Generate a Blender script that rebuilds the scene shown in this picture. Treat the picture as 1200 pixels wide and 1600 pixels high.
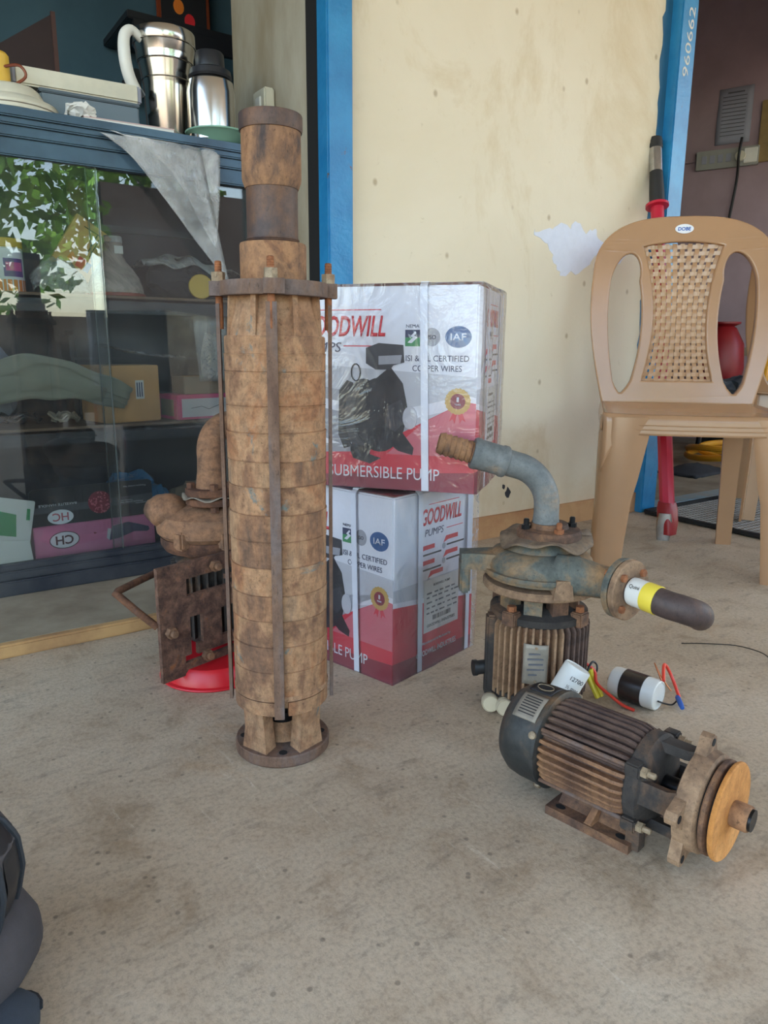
import bpy, bmesh, math, random
from mathutils import Matrix, Vector, noise as mnoise

for o in list(bpy.data.objects): bpy.data.objects.remove(o)
scene = bpy.context.scene
C = scene.collection
PI = math.pi
def R(d): return math.radians(d)
rnd = random.Random(7)

# ---------------------------------------------------------------- camera, sky, sun, exposure
cam_h = 0.58
pitch, yaw, roll = R(12.7), R(55.6), 0.006
cd = bpy.data.cameras.new('camera'); cam = bpy.data.objects.new('camera', cd); C.objects.link(cam)
Fw = Vector((math.cos(yaw)*math.cos(pitch), math.sin(yaw)*math.cos(pitch), -math.sin(pitch)))
R0 = Vector((math.sin(yaw), -math.cos(yaw), 0)); U0 = R0.cross(Fw)
Uv = U0*math.cos(roll) - R0*math.sin(roll); Rv = R0*math.cos(roll) + U0*math.sin(roll)
m3 = Matrix((Rv, Uv, -Fw)).transposed()
cam.matrix_world = Matrix.Translation((0, 0, cam_h)) @ m3.to_4x4()
cd.sensor_fit = 'VERTICAL'; cd.sensor_height = 32.0; cd.lens = 32.0*1150/1600
cd.clip_start = 0.02; cd.clip_end = 200
scene.camera = cam

w = bpy.data.worlds.new('sky'); scene.world = w; w.use_nodes = True
nt = w.node_tree; nt.nodes.clear()
sk = nt.nodes.new('ShaderNodeTexSky'); sk.sky_type = 'NISHITA'; sk.sun_disc = False
sk.sun_elevation = R(52); sk.sun_rotation = R(36); sk.air_density = 1.0; sk.dust_density = 2.0; sk.ozone_density = 1.2
bg = nt.nodes.new('ShaderNodeBackground'); bg.inputs[1].default_value = 0.58
wo = nt.nodes.new('ShaderNodeOutputWorld')
hz = nt.nodes.new('ShaderNodeMix'); hz.data_type = 'RGBA'; hz.blend_type = 'MULTIPLY'; hz.inputs[0].default_value = 1; hz.inputs[7].default_value = (1.0, .91, .78, 1)
nt.links.new(sk.outputs[0], hz.inputs[6]); nt.links.new(hz.outputs[2], bg.inputs[0]); nt.links.new(bg.outputs[0], wo.inputs[0])

sd = bpy.data.lights.new('sun', 'SUN'); sd.energy = 9.0; sd.angle = R(1.2); sd.color = (1, .95, .87)
sun = bpy.data.objects.new('sun', sd); C.objects.link(sun)
sun.rotation_euler = Vector((-0.30, -0.42, -1.0)).to_track_quat('-Z', 'Y').to_euler()

scene.view_settings.view_transform = 'Standard'; scene.view_settings.look = 'None'
scene.view_settings.gamma = 1.0; scene.view_settings.use_curve_mapping = False
scene.view_settings.exposure = 1.53

# ---------------------------------------------------------------- materials
def lin(c):
    return c/12.92 if c <= .04045 else ((c+.055)/1.055)**2.4
def S(r, g, b): return (lin(r/255), lin(g/255), lin(b/255), 1)

class NT:
    def __init__(s, name):
        s.m = bpy.data.materials.new(name); s.m.use_nodes = True; s.t = s.m.node_tree; s.t.nodes.clear()
        s.out = s.n('ShaderNodeOutputMaterial'); s.co = None
    def n(s, t, **k):
        x = s.t.nodes.new(t)
        for a, v in k.items(): setattr(x, a, v)
        return x
    def l(s, a, b): s.t.links.new(a, b)
    def coord(s, scale=None):
        if s.co is None: s.co = s.n('ShaderNodeTexCoord').outputs['Object']
        if scale is None: return s.co
        mp = s.n('ShaderNodeMapping'); mp.inputs['Scale'].default_value = scale
        s.l(s.co, mp.inputs[0]); return mp.outputs[0]
    def noise(s, sc, det=6, rough=.6, dist=0, stretch=None):
        x = s.n('ShaderNodeTexNoise'); x.inputs['Scale'].default_value = sc; x.inputs['Detail'].default_value = det
        x.inputs['Roughness'].default_value = rough; x.inputs['Distortion'].default_value = dist
        s.l(s.coord(stretch), x.inputs['Vector']); return x.outputs[0]
    def ramp(s, fac, stops, interp='LINEAR'):
        r = s.n('ShaderNodeValToRGB'); cr = r.color_ramp; cr.interpolation = interp
        while len(cr.elements) < len(stops): cr.elements.new(.5)
        for e, (p, c) in zip(cr.elements, stops):
            e.position = p; e.color = c if hasattr(c, '__len__') else (c, c, c, 1)
        s.l(fac, r.inputs[0]); return r.outputs[0]
    def mix(s, fac, a, b, mode='MIX'):
        x = s.n('ShaderNodeMix', data_type='RGBA', blend_type=mode)
        for sock, v in ((x.inputs[0], fac), (x.inputs[6], a), (x.inputs[7], b)):
            if hasattr(v, 'is_output'): s.l(v, sock)
            else: sock.default_value = v
        return x.outputs[2]
    def pbsdf(s, col, rough, metal=0, h=None, bump=.3, dist=.002, **k):
        b = s.n('ShaderNodeBsdfPrincipled')
        for nm, v in (('Base Color', col), ('Roughness', rough), ('Metallic', metal)):
            if hasattr(v, 'is_output'): s.l(v, b.inputs[nm])
            else: b.inputs[nm].default_value = v
        for nm, v in k.items(): b.inputs[nm.replace('_', ' ')].default_value = v
        if h is not None:
            bp = s.n('ShaderNodeBump'); bp.inputs['Strength'].default_value = bump; bp.inputs['Distance'].default_value = dist
            s.l(h, bp.inputs['Height']); s.l(bp.outputs[0], b.inputs['Normal'])
        s.l(b.outputs[0], s.out.inputs[0]); return b

def plain(name, col, rough=.5, metal=0, var=.0, sc=12, bump=0, bsc=80, col2=None, dist=.001, stretch=None, **k):
    t = NT(name); c = col
    if var or col2:
        c2 = col2 or tuple(x*(1-var) for x in col[:3])+(1,)
        c = t.mix(t.ramp(t.noise(sc, stretch=stretch), [(.38, 0), (.66, 1)]), col, c2)
    h = t.noise(bsc, 5) if bump else None
    t.pbsdf(c, rough, metal, h, bump, dist, **k); return t.m

def rusty(name, stops, sc=14, rough=.85, bump=.5, fine=90, patch=None, metal=0, stretch=None, dist=.0015, speck=.35):
    t = NT(name)
    n1 = t.noise(sc, 9, .66, .4, stretch)
    c = t.ramp(n1, stops)
    if patch:
        col, thr, psc = patch
        c = t.mix(t.ramp(t.noise(psc, 7, .7, .8), [(thr, 0), (thr+.06, 1)]), c, col)
    fn = t.noise(fine, 6, .75)
    c = t.mix(speck, c, t.ramp(fn, [(.35, .15), (.6, 1.0)]), 'MULTIPLY')
    c = t.mix(.75, c, t.ramp(t.noise(fine*2.6, 4, .8, .4, stretch), [(.30, .18), (.42, 1.0), (.66, 1.0), (.72, 1.25)]), 'MULTIPLY')
    c = t.mix(t.ramp(t.noise(sc*3.1, 8, .75, .6, stretch), [(.52, 0), (.66, .55)]), c, stops[0][1])
    hm = t.mix(.5, fn, n1)
    t.pbsdf(c, rough, metal, hm, bump, dist); return t.m

M = {}
M['pump_rust'] = rusty('pump_rust', [(.3, S(96, 72, 58)), (.42, S(136, 98, 72)), (.50, S(176, 134, 98)), (.58, S(162, 112, 76)), (.66, S(140, 94, 68)), (.78, S(108, 92, 80))], 9, patch=(S(112, 122, 118), .60, 12), bump=.6, speck=.5, stretch=(1.3, 1.3, .75))
M['pump_tan'] = rusty('pump_tan', [(.3, S(98, 72, 56)), (.44, S(156, 114, 82)), (.55, S(178, 140, 106)), (.68, S(146, 98, 70))], 9, patch=(S(104, 120, 118), .60, 11), bump=.55, speck=.5, stretch=(1.3, 1.3, .75))
M['pump_stripe'] = rusty('pump_stripe', [(.33, S(98, 76, 62)), (.46, S(148, 106, 76)), (.56, S(178, 138, 102)), (.72, S(116, 100, 88))], 7, stretch=(2.2, 2.2, .55), patch=(S(80, 118, 122), .655, 12), bump=.5, speck=.5)
M['pipe_brown'] = rusty('pipe_brown', [(.35, S(58, 46, 46)), (.5, S(78, 62, 58)), (.62, S(112, 78, 54)), (.75, S(60, 50, 52))], 9, rough=.6, bump=.35, stretch=(1, 1, .5))
M['coupling_rust'] = rusty('coupling_rust', [(.34, S(74, 62, 58)), (.44, S(134, 98, 72)), (.55, S(164, 120, 84)), (.62, S(132, 92, 64)), (.7, S(88, 76, 74))], 15, bump=.6, stretch=(1, 1, .6))
M['dark_rust'] = rusty('dark_rust', [(.3, S(52, 36, 30)), (.46, S(92, 60, 44)), (.6, S(120, 80, 56)), (.75, S(74, 62, 62))], 22, bump=.9, speck=.5, dist=.003)
M['plate_rust'] = rusty('plate_rust', [(.3, S(54, 40, 36)), (.45, S(98, 68, 54)), (.58, S(126, 92, 74)), (.68, S(150, 94, 52)), (.78, S(84, 64, 58))], 30, bump=1.0, fine=120, speck=.6, dist=.003)
M['strap_rust'] = rusty('strap_rust', [(.35, S(96, 70, 56)), (.48, S(120, 92, 74)), (.6, S(112, 96, 90))], 18, bump=.4, stretch=(1, 1, .3))
M['old_rust'] = rusty('old_rust', [(.3, S(70, 50, 40)), (.46, S(124, 92, 70)), (.58, S(150, 108, 78)), (.72, S(96, 72, 58))], 14, bump=.9)
M['motor_rust'] = rusty('motor_rust', [(.3, S(58, 44, 38)), (.45, S(94, 68, 54)), (.58, S(130, 94, 68)), (.7, S(156, 112, 74)), (.8, S(84, 62, 50))], 16, rough=.8, bump=.7, speck=.5)
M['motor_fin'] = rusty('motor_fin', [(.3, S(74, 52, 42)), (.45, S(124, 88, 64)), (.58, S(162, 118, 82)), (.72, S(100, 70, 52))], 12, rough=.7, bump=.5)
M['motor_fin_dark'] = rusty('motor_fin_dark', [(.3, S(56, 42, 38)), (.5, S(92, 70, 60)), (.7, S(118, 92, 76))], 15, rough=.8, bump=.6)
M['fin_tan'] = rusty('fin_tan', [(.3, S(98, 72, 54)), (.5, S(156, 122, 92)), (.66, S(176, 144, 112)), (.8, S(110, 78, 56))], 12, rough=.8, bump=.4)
M['green_cast'] = rusty('green_cast', [(.34, S(64, 68, 66)), (.46, S(94, 97, 90)), (.52, S(128, 108, 84)), (.62, S(160, 124, 86)), (.8, S(92, 92, 86))], 10, rough=.75, bump=.5)
M['grey_pipe'] = rusty('grey_pipe', [(.4, S(98, 102, 102)), (.54, S(120, 122, 120)), (.62, S(146, 126, 104)), (.8, S(112, 98, 84))], 7, rough=.6, bump=.3)
M['black_cast'] = rusty('black_cast', [(.35, S(40, 36, 34)), (.5, S(62, 56, 52)), (.6, S(108, 82, 62)), (.8, S(66, 58, 54))], 9, rough=.85, bump=.5)
M['cowl_black'] = rusty('cowl_black', [(.38, S(40, 42, 42)), (.5, S(60, 60, 58)), (.58, S(84, 72, 60)), (.7, S(128, 96, 68)), (.82, S(70, 70, 68))], 12, rough=.5, bump=.3)
M['disc_orange'] = rusty('disc_orange', [(.3, S(176, 112, 52)), (.5, S(206, 140, 72)), (.62, S(220, 156, 88)), (.8, S(160, 100, 50))], 18, rough=.85, bump=.4, speck=.25)
M['flange_tan'] = rusty('flange_tan', [(.3, S(92, 70, 56)), (.48, S(142, 112, 86)), (.6, S(166, 134, 104)), (.76, S(112, 82, 60))], 16, rough=.8, bump=.5)
M['bolt'] = rusty('bolt', [(.35, S(110, 92, 72)), (.5, S(168, 148, 120)), (.7, S(140, 104, 74))], 40, rough=.6, bump=.3, metal=.2)
M['bolt_rust'] = rusty('bolt_rust', [(.35, S(120, 72, 44)), (.6, S(160, 100, 62))], 60, bump=.4)
M['dark_steel'] = plain('dark_steel', S(38, 38, 40), .35, .6, .3, 30)
M['chrome'] = plain('chrome', S(190, 190, 192), .25, 1.0, .3, 30)
M['plate_metal'] = plain('plate_metal', S(150, 140, 126), .55, .3, .25, 40, .2, 150)
M['ink'] = plain('ink', S(40, 38, 40), .7)
M['ink_grey'] = plain('ink_grey', S(92, 92, 98), .7)
M['print_white'] = plain('print_white', S(226, 226, 232), .45)
M['print_red'] = plain('print_red', S(206, 40, 62), .4)
M['print_dark_red'] = plain('print_dark_red', S(140, 28, 52), .4)
M['print_pink'] = plain('print_pink', S(206, 108, 120), .45)
M['print_red2'] = plain('print_red2', S(214, 44, 54), .5)
M['print_black'] = plain('print_black', S(34, 34, 40), .4)
M['print_black2'] = plain('print_black2', S(58, 58, 64), .4)
M['print_grey'] = plain('print_grey', S(160, 160, 166), .45)
M['print_grey2'] = plain('print_grey2', S(196, 196, 202), .45)
M['print_blue'] = plain('print_blue', S(52, 92, 142), .4)
M['print_navy'] = plain('print_navy', S(40, 48, 84), .5)
M['print_green'] = plain('print_green', S(52, 140, 84), .4)
M['print_gold'] = plain('print_gold', S(196, 160, 84), .4)
M['print_maroon'] = plain('print_maroon', S(132, 34, 54), .4)
M['strap_white'] = plain('strap_white', S(226, 228, 236), .35, bump=.15, bsc=400)
M['carton_top'] = plain('carton_top', S(208, 110, 120), .6, var=.15, sc=20)
M['kraft'] = plain('kraft', S(204, 154, 98), .8, var=.12, sc=20, bump=.1)
M['kraft_grey'] = plain('kraft_grey', S(142, 124, 104), .85, var=.15, sc=25)
M['chair'] = plain('chair', S(172, 132, 98), .2, var=.1, sc=5, bump=.03, bsc=200)
M['chair_dark'] = plain('chair_dark', S(160, 120, 86), .35, var=.1, sc=8)
M['blue_paint'] = None
M['red_paint'] = plain('red_paint', S(188, 30, 56), .3, var=.12, sc=10)
M['red_plastic'] = plain('red_plastic', S(196, 26, 38), .35)
M['red_dark'] = plain('red_dark', S(150, 28, 34), .4, var=.2, sc=8)
M['rubber'] = plain('rubber', S(34, 34, 36), .5, var=.2, sc=20)
M['blue_plastic'] = plain('blue_plastic', S(30, 88, 140), .35)
M['green_plastic'] = plain('green_plastic', S(24, 120, 70), .4)
M['mint'] = plain('mint', S(128, 168, 148), .45)
M['hose'] = plain('hose', S(226, 158, 44), .4)
M['spring'] = plain('spring', S(170, 168, 165), .3, .8)
M['cloth_dark'] = plain('cloth_dark', S(46, 48, 54), .9, var=.3, sc=20, bump=.4, bsc=150)
M['cloth_grey'] = plain('cloth_grey', S(92, 96, 102), .9, col2=S(48, 56, 70), sc=14, bump=.5, bsc=60)
M['bag'] = plain('bag', S(74, 70, 72), .85, var=.3, sc=18, bump=.4, bsc=300)
M['bag_trim'] = plain('bag_trim', S(40, 44, 50), .7, bump=.5, bsc=700)
M['denim'] = plain('denim', S(58, 66, 76), .9, var=.2, sc=50, bump=.4, bsc=600)
M['steel'] = plain('steel', S(200, 196, 190), .18, 1.0, .1, 6)
M['white_plastic'] = plain('white_plastic', S(224, 222, 214), .4, var=.1, sc=10)
M['cream_plastic'] = plain('cream_plastic', S(206, 200, 180), .45, var=.15, sc=14)
M['cap_cream'] = plain('cap_cream', S(196, 184, 158), .4, var=.15, sc=20)
M['black_plastic'] = plain('black_plastic', S(30, 31, 36), .4)
M['black_tape'] = plain('black_tape', S(52, 44, 40), .25, var=.3, sc=25)
M['paper'] = plain('paper', S(214, 212, 206), .8, var=.06, sc=20)
M['paper_grey'] = plain('paper_grey', S(150, 152, 166), .8, var=.08, sc=10)
M['yellow_tape'] = plain('yellow_tape', S(228, 204, 70), .5)
M['yellow'] = plain('yellow', S(214, 172, 60), .5)
M['orange'] = plain('orange', S(222, 124, 44), .5)
M['purple'] = plain('purple', S(92, 62, 140), .5)
M['magenta'] = plain('magenta', S(206, 70, 150), .5)
M['box_pink'] = plain('box_pink', S(212, 120, 158), .55, var=.12, sc=30)
M['box_magenta'] = plain('box_magenta', S(206, 60, 120), .55)
M['box_black'] = plain('box_black', S(42, 42, 46), .35, var=.1, sc=12)
M['box_slate'] = plain('box_slate', S(76, 78, 84), .4)
M['wire_red'] = plain('wire_red', S(222, 62, 44), .4)
M['wire_yellow'] = plain('wire_yellow', S(226, 208, 66), .4)
M['wire_black'] = plain('wire_black', S(26, 26, 28), .4)
M['wire_blue'] = plain('wire_blue', S(36, 92, 176), .4)
M['copper'] = plain('copper', S(190, 116, 74), .3, .8)
M['cabinet'] = plain('cabinet', S(34, 38, 48), .42, col2=S(62, 64, 68), sc=9, bump=.1)
M['cabinet_blue'] = plain('cabinet_blue', S(66, 88, 106), .3, col2=S(44, 58, 74), sc=6, metal=.3)
M['cabinet_in'] = plain('cabinet_in', S(46, 46, 54), .7, var=.3, sc=10)
M['shelf_wood'] = plain('shelf_wood', S(118, 96, 78), .8, var=.25, sc=18)
M['sheet_green'] = plain('sheet_green', S(136, 136, 120), .5, var=.15, sc=8)
M['blue_bag'] = plain('blue_bag', S(46, 120, 168), .35, var=.35, sc=12)
M['yarn'] = plain('yarn', S(204, 192, 172), .9, var=.1, sc=60)
M['teal_wall'] = plain('teal_wall', S(66, 96, 112), .8, col2=S(54, 82, 98), sc=3, bump=.1, bsc=20)
M['brown_board'] = plain('brown_board', S(54, 36, 38), .6, var=.2, sc=8)
M['room_wall'] = plain('room_wall', S(166, 144, 152), .85, col2=S(148, 128, 134), sc=2.5, bump=.1, bsc=30)
M['ceiling'] = plain('ceiling', S(226, 220, 206), .9)
M['mat'] = plain('mat', S(168, 160, 152), .7, var=.3, sc=20)
M['mat_edge'] = plain('mat_edge', S(24, 22, 22), .8)
M['board_grey'] = plain('board_grey', S(150, 150, 144), .5)
M['wood_yellow'] = plain('wood_yellow', S(150, 124, 76), .6, var=.2, sc=20)
M['leaf'] = plain('leaf', S(112, 158, 60), .5, col2=S(62, 108, 42), sc=2.0)
M['bark'] = plain('bark', S(92, 76, 60), .9, var=.3, sc=20)
M['patch_white'] = plain('patch_white', S(216, 218, 232), .8, var=.05, sc=40, bump=.3, bsc=120)
M['glass_amber'] = plain('glass_amber', S(120, 60, 40), .2)

def floor_mat():
    t = NT('concrete_floor')
    big = t.ramp(t.noise(2.2, 5, .6, .3), [(.34, S(160, 141, 117)), (.5, S(186, 167, 143)), (.66, S(196, 180, 158))])
    mid = t.ramp(t.noise(9, 8, .7, .6), [(.32, S(140, 117, 91)), (.46, S(184, 165, 142)), (.62, S(196, 180, 158))])
    c = t.mix(.5, big, mid)
    st = t.noise(13, 9, .75, .2, (1, 2.6, 1))
    c = t.mix(t.ramp(st, [(.3, .55), (.46, 0)]), c, S(104, 94, 82))
    c = t.mix(t.ramp(t.noise(3.4, 7, .7, .7), [(.58, 0), (.7, .45)]), c, S(170, 136, 98))
    sc_ = t.noise(7, 10, .8, 1.2, (3.5, .5, 1))
    c = t.mix(t.ramp(sc_, [(.60, 0), (.68, .6)]), c, S(212, 200, 180))
    fn = t.noise(150, 4, .8)
    c = t.mix(.5, c, t.ramp(fn, [(.3, .35), (.52, 1.0), (.72, 1.25)]), 'MULTIPLY')
    vo = t.n('ShaderNodeTexVoronoi'); vo.inputs['Scale'].default_value = 34; t.l(t.coord(), vo.inputs['Vector'])
    c = t.mix(t.ramp(vo.outputs['Distance'], [(.07, .55), (.12, 0)]), c, S(92, 84, 74))
    h = t.mix(.5, fn, t.noise(40, 8, .7))
    t.pbsdf(c, .62, 0, h, .6, .0025); return t.m
M['floor'] = floor_mat()

def wall_mat():
    t = NT('yellow_wall')
    c = t.mix(t.ramp(t.noise(1.6, 5, .6, .4), [(.35, 0), (.7, 1)]), S(225, 212, 190), S(216, 201, 175))
    c = t.mix(t.ramp(t.noise(3.2, 8, .72, .5, (1, 1, .55)), [(.52, 0), (.70, .62)]), c, S(198, 174, 134))
    vo = t.n('ShaderNodeTexVoronoi'); vo.inputs['Scale'].default_value = 11; t.l(t.coord((1, 1, .8)), vo.inputs['Vector'])
    c = t.mix(t.ramp(vo.outputs['Distance'], [(.04, .6), (.10, 0)]), c, S(150, 124, 88))
    c = t.mix(t.ramp(t.noise(26, 8, .8, .3), [(.27, .6), (.38, 0)]), c, S(170, 148, 112))
    sx = t.n('ShaderNodeSeparateXYZ'); t.l(t.coord(), sx.inputs[0])
    dn = t.mix(.3, sx.outputs[2], t.noise(5, 6, .7))
    c = t.mix(t.ramp(dn, [(.14, .55), (.30, .0)]), c, S(204, 170, 124))
    h = t.mix(.6, t.noise(60, 6, .7), t.noise(9, 6, .6))
    t.pbsdf(c, .75, 0, h, .5, .003); return t.m
M['wall'] = wall_mat()
M['jamb'] = plain('jamb', S(178, 170, 152), .85, col2=S(150, 136, 112), sc=5, bump=.5, bsc=14, dist=.004, stretch=(1, 1, .4))
M['step'] = plain('step', S(150, 138, 118), .75, col2=S(118, 104, 86), sc=7, bump=.3, bsc=60)
M['step_edge'] = plain('step_edge', S(190, 150, 100), .8, col2=S(156, 118, 80), sc=10, bump=.3)
M['base_band'] = plain('base_band', S(196, 150, 104), .8, col2=S(170, 118, 80), sc=9, bump=.3)
M['strip_blue'] = plain('strip_blue', S(130, 158, 168), .6, col2=S(150, 146, 136), sc=14)

def blue_mat():
    t = NT('blue_paint')
    c = t.mix(t.ramp(t.noise(6, 5), [(.4, 0), (.65, 1)]), S(30, 112, 164), S(48, 136, 186))
    c = t.mix(t.ramp(t.noise(16, 8, .75, .4, (1.4, 1, .7)), [(.64, 0), (.67, 1)]), c, S(104, 74, 58))
    t.pbsdf(c, .3, 0, t.noise(70, 4), .5, .002); return t.m
M['blue_paint'] = blue_mat()

def glass_mat(name, tint, ior, diff, rough=.0, bump=0, bsc=20, dcol=(.8, .8, .8, 1), gain=1.0):
    t = NT(name)
    tr = t.n('ShaderNodeBsdfTransparent'); tr.inputs[0].default_value = tint
    gl = t.n('ShaderNodeBsdfGlossy'); gl.inputs['Roughness'].default_value = rough
    fr = t.n('ShaderNodeFresnel'); fr.inputs[0].default_value = ior
    if bump:
        bp = t.n('ShaderNodeBump'); bp.inputs['Strength'].default_value = bump; bp.inputs['Distance'].default_value = .01
        t.l(t.noise(bsc, 4, .6, .8), bp.inputs['Height'])
        t.l(bp.outputs[0], gl.inputs['Normal']); t.l(bp.outputs[0], fr.inputs['Normal'])
    fac = fr.outputs[0]
    if gain != 1:
        mm = t.n('ShaderNodeMath', operation='MULTIPLY', use_clamp=True); mm.inputs[1].default_value = gain
        t.l(fac, mm.inputs[0]); fac = mm.outputs[0]
    mx = t.n('ShaderNodeMixShader'); t.l(fac, mx.inputs[0]); t.l(tr.outputs[0], mx.inputs[1]); t.l(gl.outputs[0], mx.inputs[2])
    o = mx.outputs[0]
    if diff:
        df = t.n('ShaderNodeBsdfDiffuse'); df.inputs[0].default_value = dcol
        m2 = t.n('ShaderNodeMixShader')
        t.l(t.ramp(t.noise(5, 8, .7, .5), [(.4, diff*.4), (.75, diff*1.7)]), m2.inputs[0])
        t.l(o, m2.inputs[1]); t.l(df.outputs[0], m2.inputs[2]); o = m2.outputs[0]
    t.l(o, t.out.inputs[0]); return t.m
M['glass'] = glass_mat('pane_glass', (.92, .95, .95, 1), 1.5, .02, gain=1.5)
M['glass_edge'] = plain('glass_edge', S(84, 92, 92), .3)
M['wrap'] = glass_mat('stretch_wrap', (.98, .98, 1, 1), 1.45, .05, .08, .7, 14, (.9, .88, .9, 1), 1.3)
M['poly_bag'] = glass_mat('polythene', (.97, .97, .98, 1), 1.45, .58, .15, .5, 18, (.76, .75, .74, 1))
M['poly_clear'] = glass_mat('polythene_clear', (.97, .97, .98, 1), 1.45, .26, .1, .8, 40, (.78, .77, .76, 1), 1.5)
M['bell_glass'] = glass_mat('dusty_bell', (.9, .88, .85, 1), 1.4, .8, .1, 0, 10, (.55, .47, .42, 1), 1.0)

# ---------------------------------------------------------------- mesh helpers
def T(x=0, y=0, z=0): return Matrix.Translation((x, y, z))
def RZ(d): return Matrix.Rotation(R(d), 4, 'Z')
def RX(d): return Matrix.Rotation(R(d), 4, 'X')
def RY(d): return Matrix.Rotation(R(d), 4, 'Y')
def frame(o, u, v):
    u = Vector(u).normalized(); v = Vector(v).normalized(); n = u.cross(v)
    m = Matrix((u, v, n)).transposed().to_4x4(); m.translation = o; return m
def aim(p, d):
    q = Vector(d).to_track_quat('Z', 'Y').to_matrix().to_4x4(); q.translation = p; return q

class B:
    def __init__(s): s.b = bmesh.new()
    def box(s, c, sz, m=None, bev=0):
        mm = (m or Matrix()) @ T(*c) @ Matrix.Diagonal((sz[0], sz[1], sz[2], 1))
        r = bmesh.ops.create_cube(s.b, size=1, matrix=mm)
        if bev:
            es = list({e for v in r['verts'] for e in v.link_edges})
            bmesh.ops.bevel(s.b, geom=es, offset=bev, segments=2, affect='EDGES')
        return s
    def lathe(s, prof, m=None, seg=32, cap=True):
        m = m or Matrix(); rings = []
        for r, z in prof:
            if r < 1e-6: rings.append([s.b.verts.new(m @ Vector((0, 0, z)))])
            else: rings.append([s.b.verts.new(m @ Vector((r*math.cos(2*PI*i/seg), r*math.sin(2*PI*i/seg), z))) for i in range(seg)])
        for a, b in zip(rings, rings[1:]):
            for i in range(seg):
                j = (i+1) % seg
                if len(a) == 1 and len(b) == 1: continue
                if len(a) == 1: s.b.faces.new((a[0], b[j], b[i]))
                elif len(b) == 1: s.b.faces.new((a[i], a[j], b[0]))
                else: s.b.faces.new((a[i], a[j], b[j], b[i]))
        if cap:
            if len(rings[0]) > 1: s.b.faces.new(rings[0][::-1])
            if len(rings[-1]) > 1: s.b.faces.new(rings[-1])
        return s
    def cyl(s, p0, p1, r, seg=16, r1=None):
        p0 = Vector(p0); p1 = Vector(p1); L = (p1-p0).length
        return s.lathe([(r, 0), (r if r1 is None else r1, L)], aim(p0, p1-p0), seg)
    def tube(s, pts, r, seg=10, cap=True):
        pts = [Vector(p) for p in pts]; n = len(pts)
        rr = r if hasattr(r, '__len__') else [r]*n
        up = None; rings = []
        for i, p in enumerate(pts):
            d = (pts[min(i+1, n-1)]-pts[max(i-1, 0)]).normalized()
            if up is None: up = d.orthogonal().normalized()
            up = (up - d*up.dot(d)).normalized(); sd_ = d.cross(up)
            rings.append([s.b.verts.new(p+(up*math.cos(2*PI*k/seg)+sd_*math.sin(2*PI*k/seg))*rr[i]) for k in range(seg)])
        for a, b in zip(rings, rings[1:]):
            for k in range(seg): s.b.faces.new((a[k], a[(k+1) % seg], b[(k+1) % seg], b[k]))
        if cap: s.b.faces.new(rings[0][::-1]); s.b.faces.new(rings[-1])
        return s
    def loft(s, rings, cap=True):
        rs = [[s.b.verts.new(p) for p in r] for r in rings]; n = len(rs[0])
        for a, b in zip(rs, rs[1:]):
            for k in range(n): s.b.faces.new((a[k], a[(k+1) % n], b[(k+1) % n], b[k]))
        if cap: s.b.faces.new(rs[0][::-1]); s.b.faces.new(rs[-1])
        return s
    def prism(s, poly, z0, z1, m=None):
        m = m or Matrix()
        return s.loft([[m @ Vector((x, y, z)) for x, y in poly] for z in (z0, z1)])
    def grid(s, fn, nu, nv):
        vs = [[s.b.verts.new(fn(i/nu, j/nv)) for j in range(nv+1)] for i in range(nu+1)]
        for i in range(nu):
            for j in range(nv): s.b.faces.new((vs[i][j], vs[i+1][j], vs[i+1][j+1], vs[i][j+1]))
        return s
    def ball(s, c, sz, m=None, sub=2, jit=0, seed=0):
        mm = (m or Matrix()) @ T(*c) @ Matrix.Diagonal((sz[0], sz[1], sz[2], 1))
        r = bmesh.ops.create_icosphere(s.b, subdivisions=sub, radius=1, matrix=mm)
        if jit:
            for v in r['verts']:
                n_ = mnoise.noise_vector((v.co-Vector(c))*(2.4/max(sz))+Vector((seed, seed*2, 0)))+.5*mnoise.noise_vector((v.co-Vector(c))*(6/max(sz))+Vector((seed, 5, 0))); v.co += n_*jit
        return s
    def build(s, name, mat, parent=None, smooth=35, thick=0):
        bmesh.ops.recalc_face_normals(s.b, faces=s.b.faces)
        me = bpy.data.meshes.new(name); s.b.to_mesh(me); s.b.free()
        if mat: me.materials.append(M[mat] if isinstance(mat, str) else mat)
        if smooth: me.shade_smooth(); me.set_sharp_from_angle(angle=R(smooth))
        o = bpy.data.objects.new(name, me); C.objects.link(o)
        if parent: o.parent = parent
        if thick:
            md = o.modifiers.new('thickness', 'SOLIDIFY'); md.thickness = thick; md.offset = 0
        return o

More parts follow.
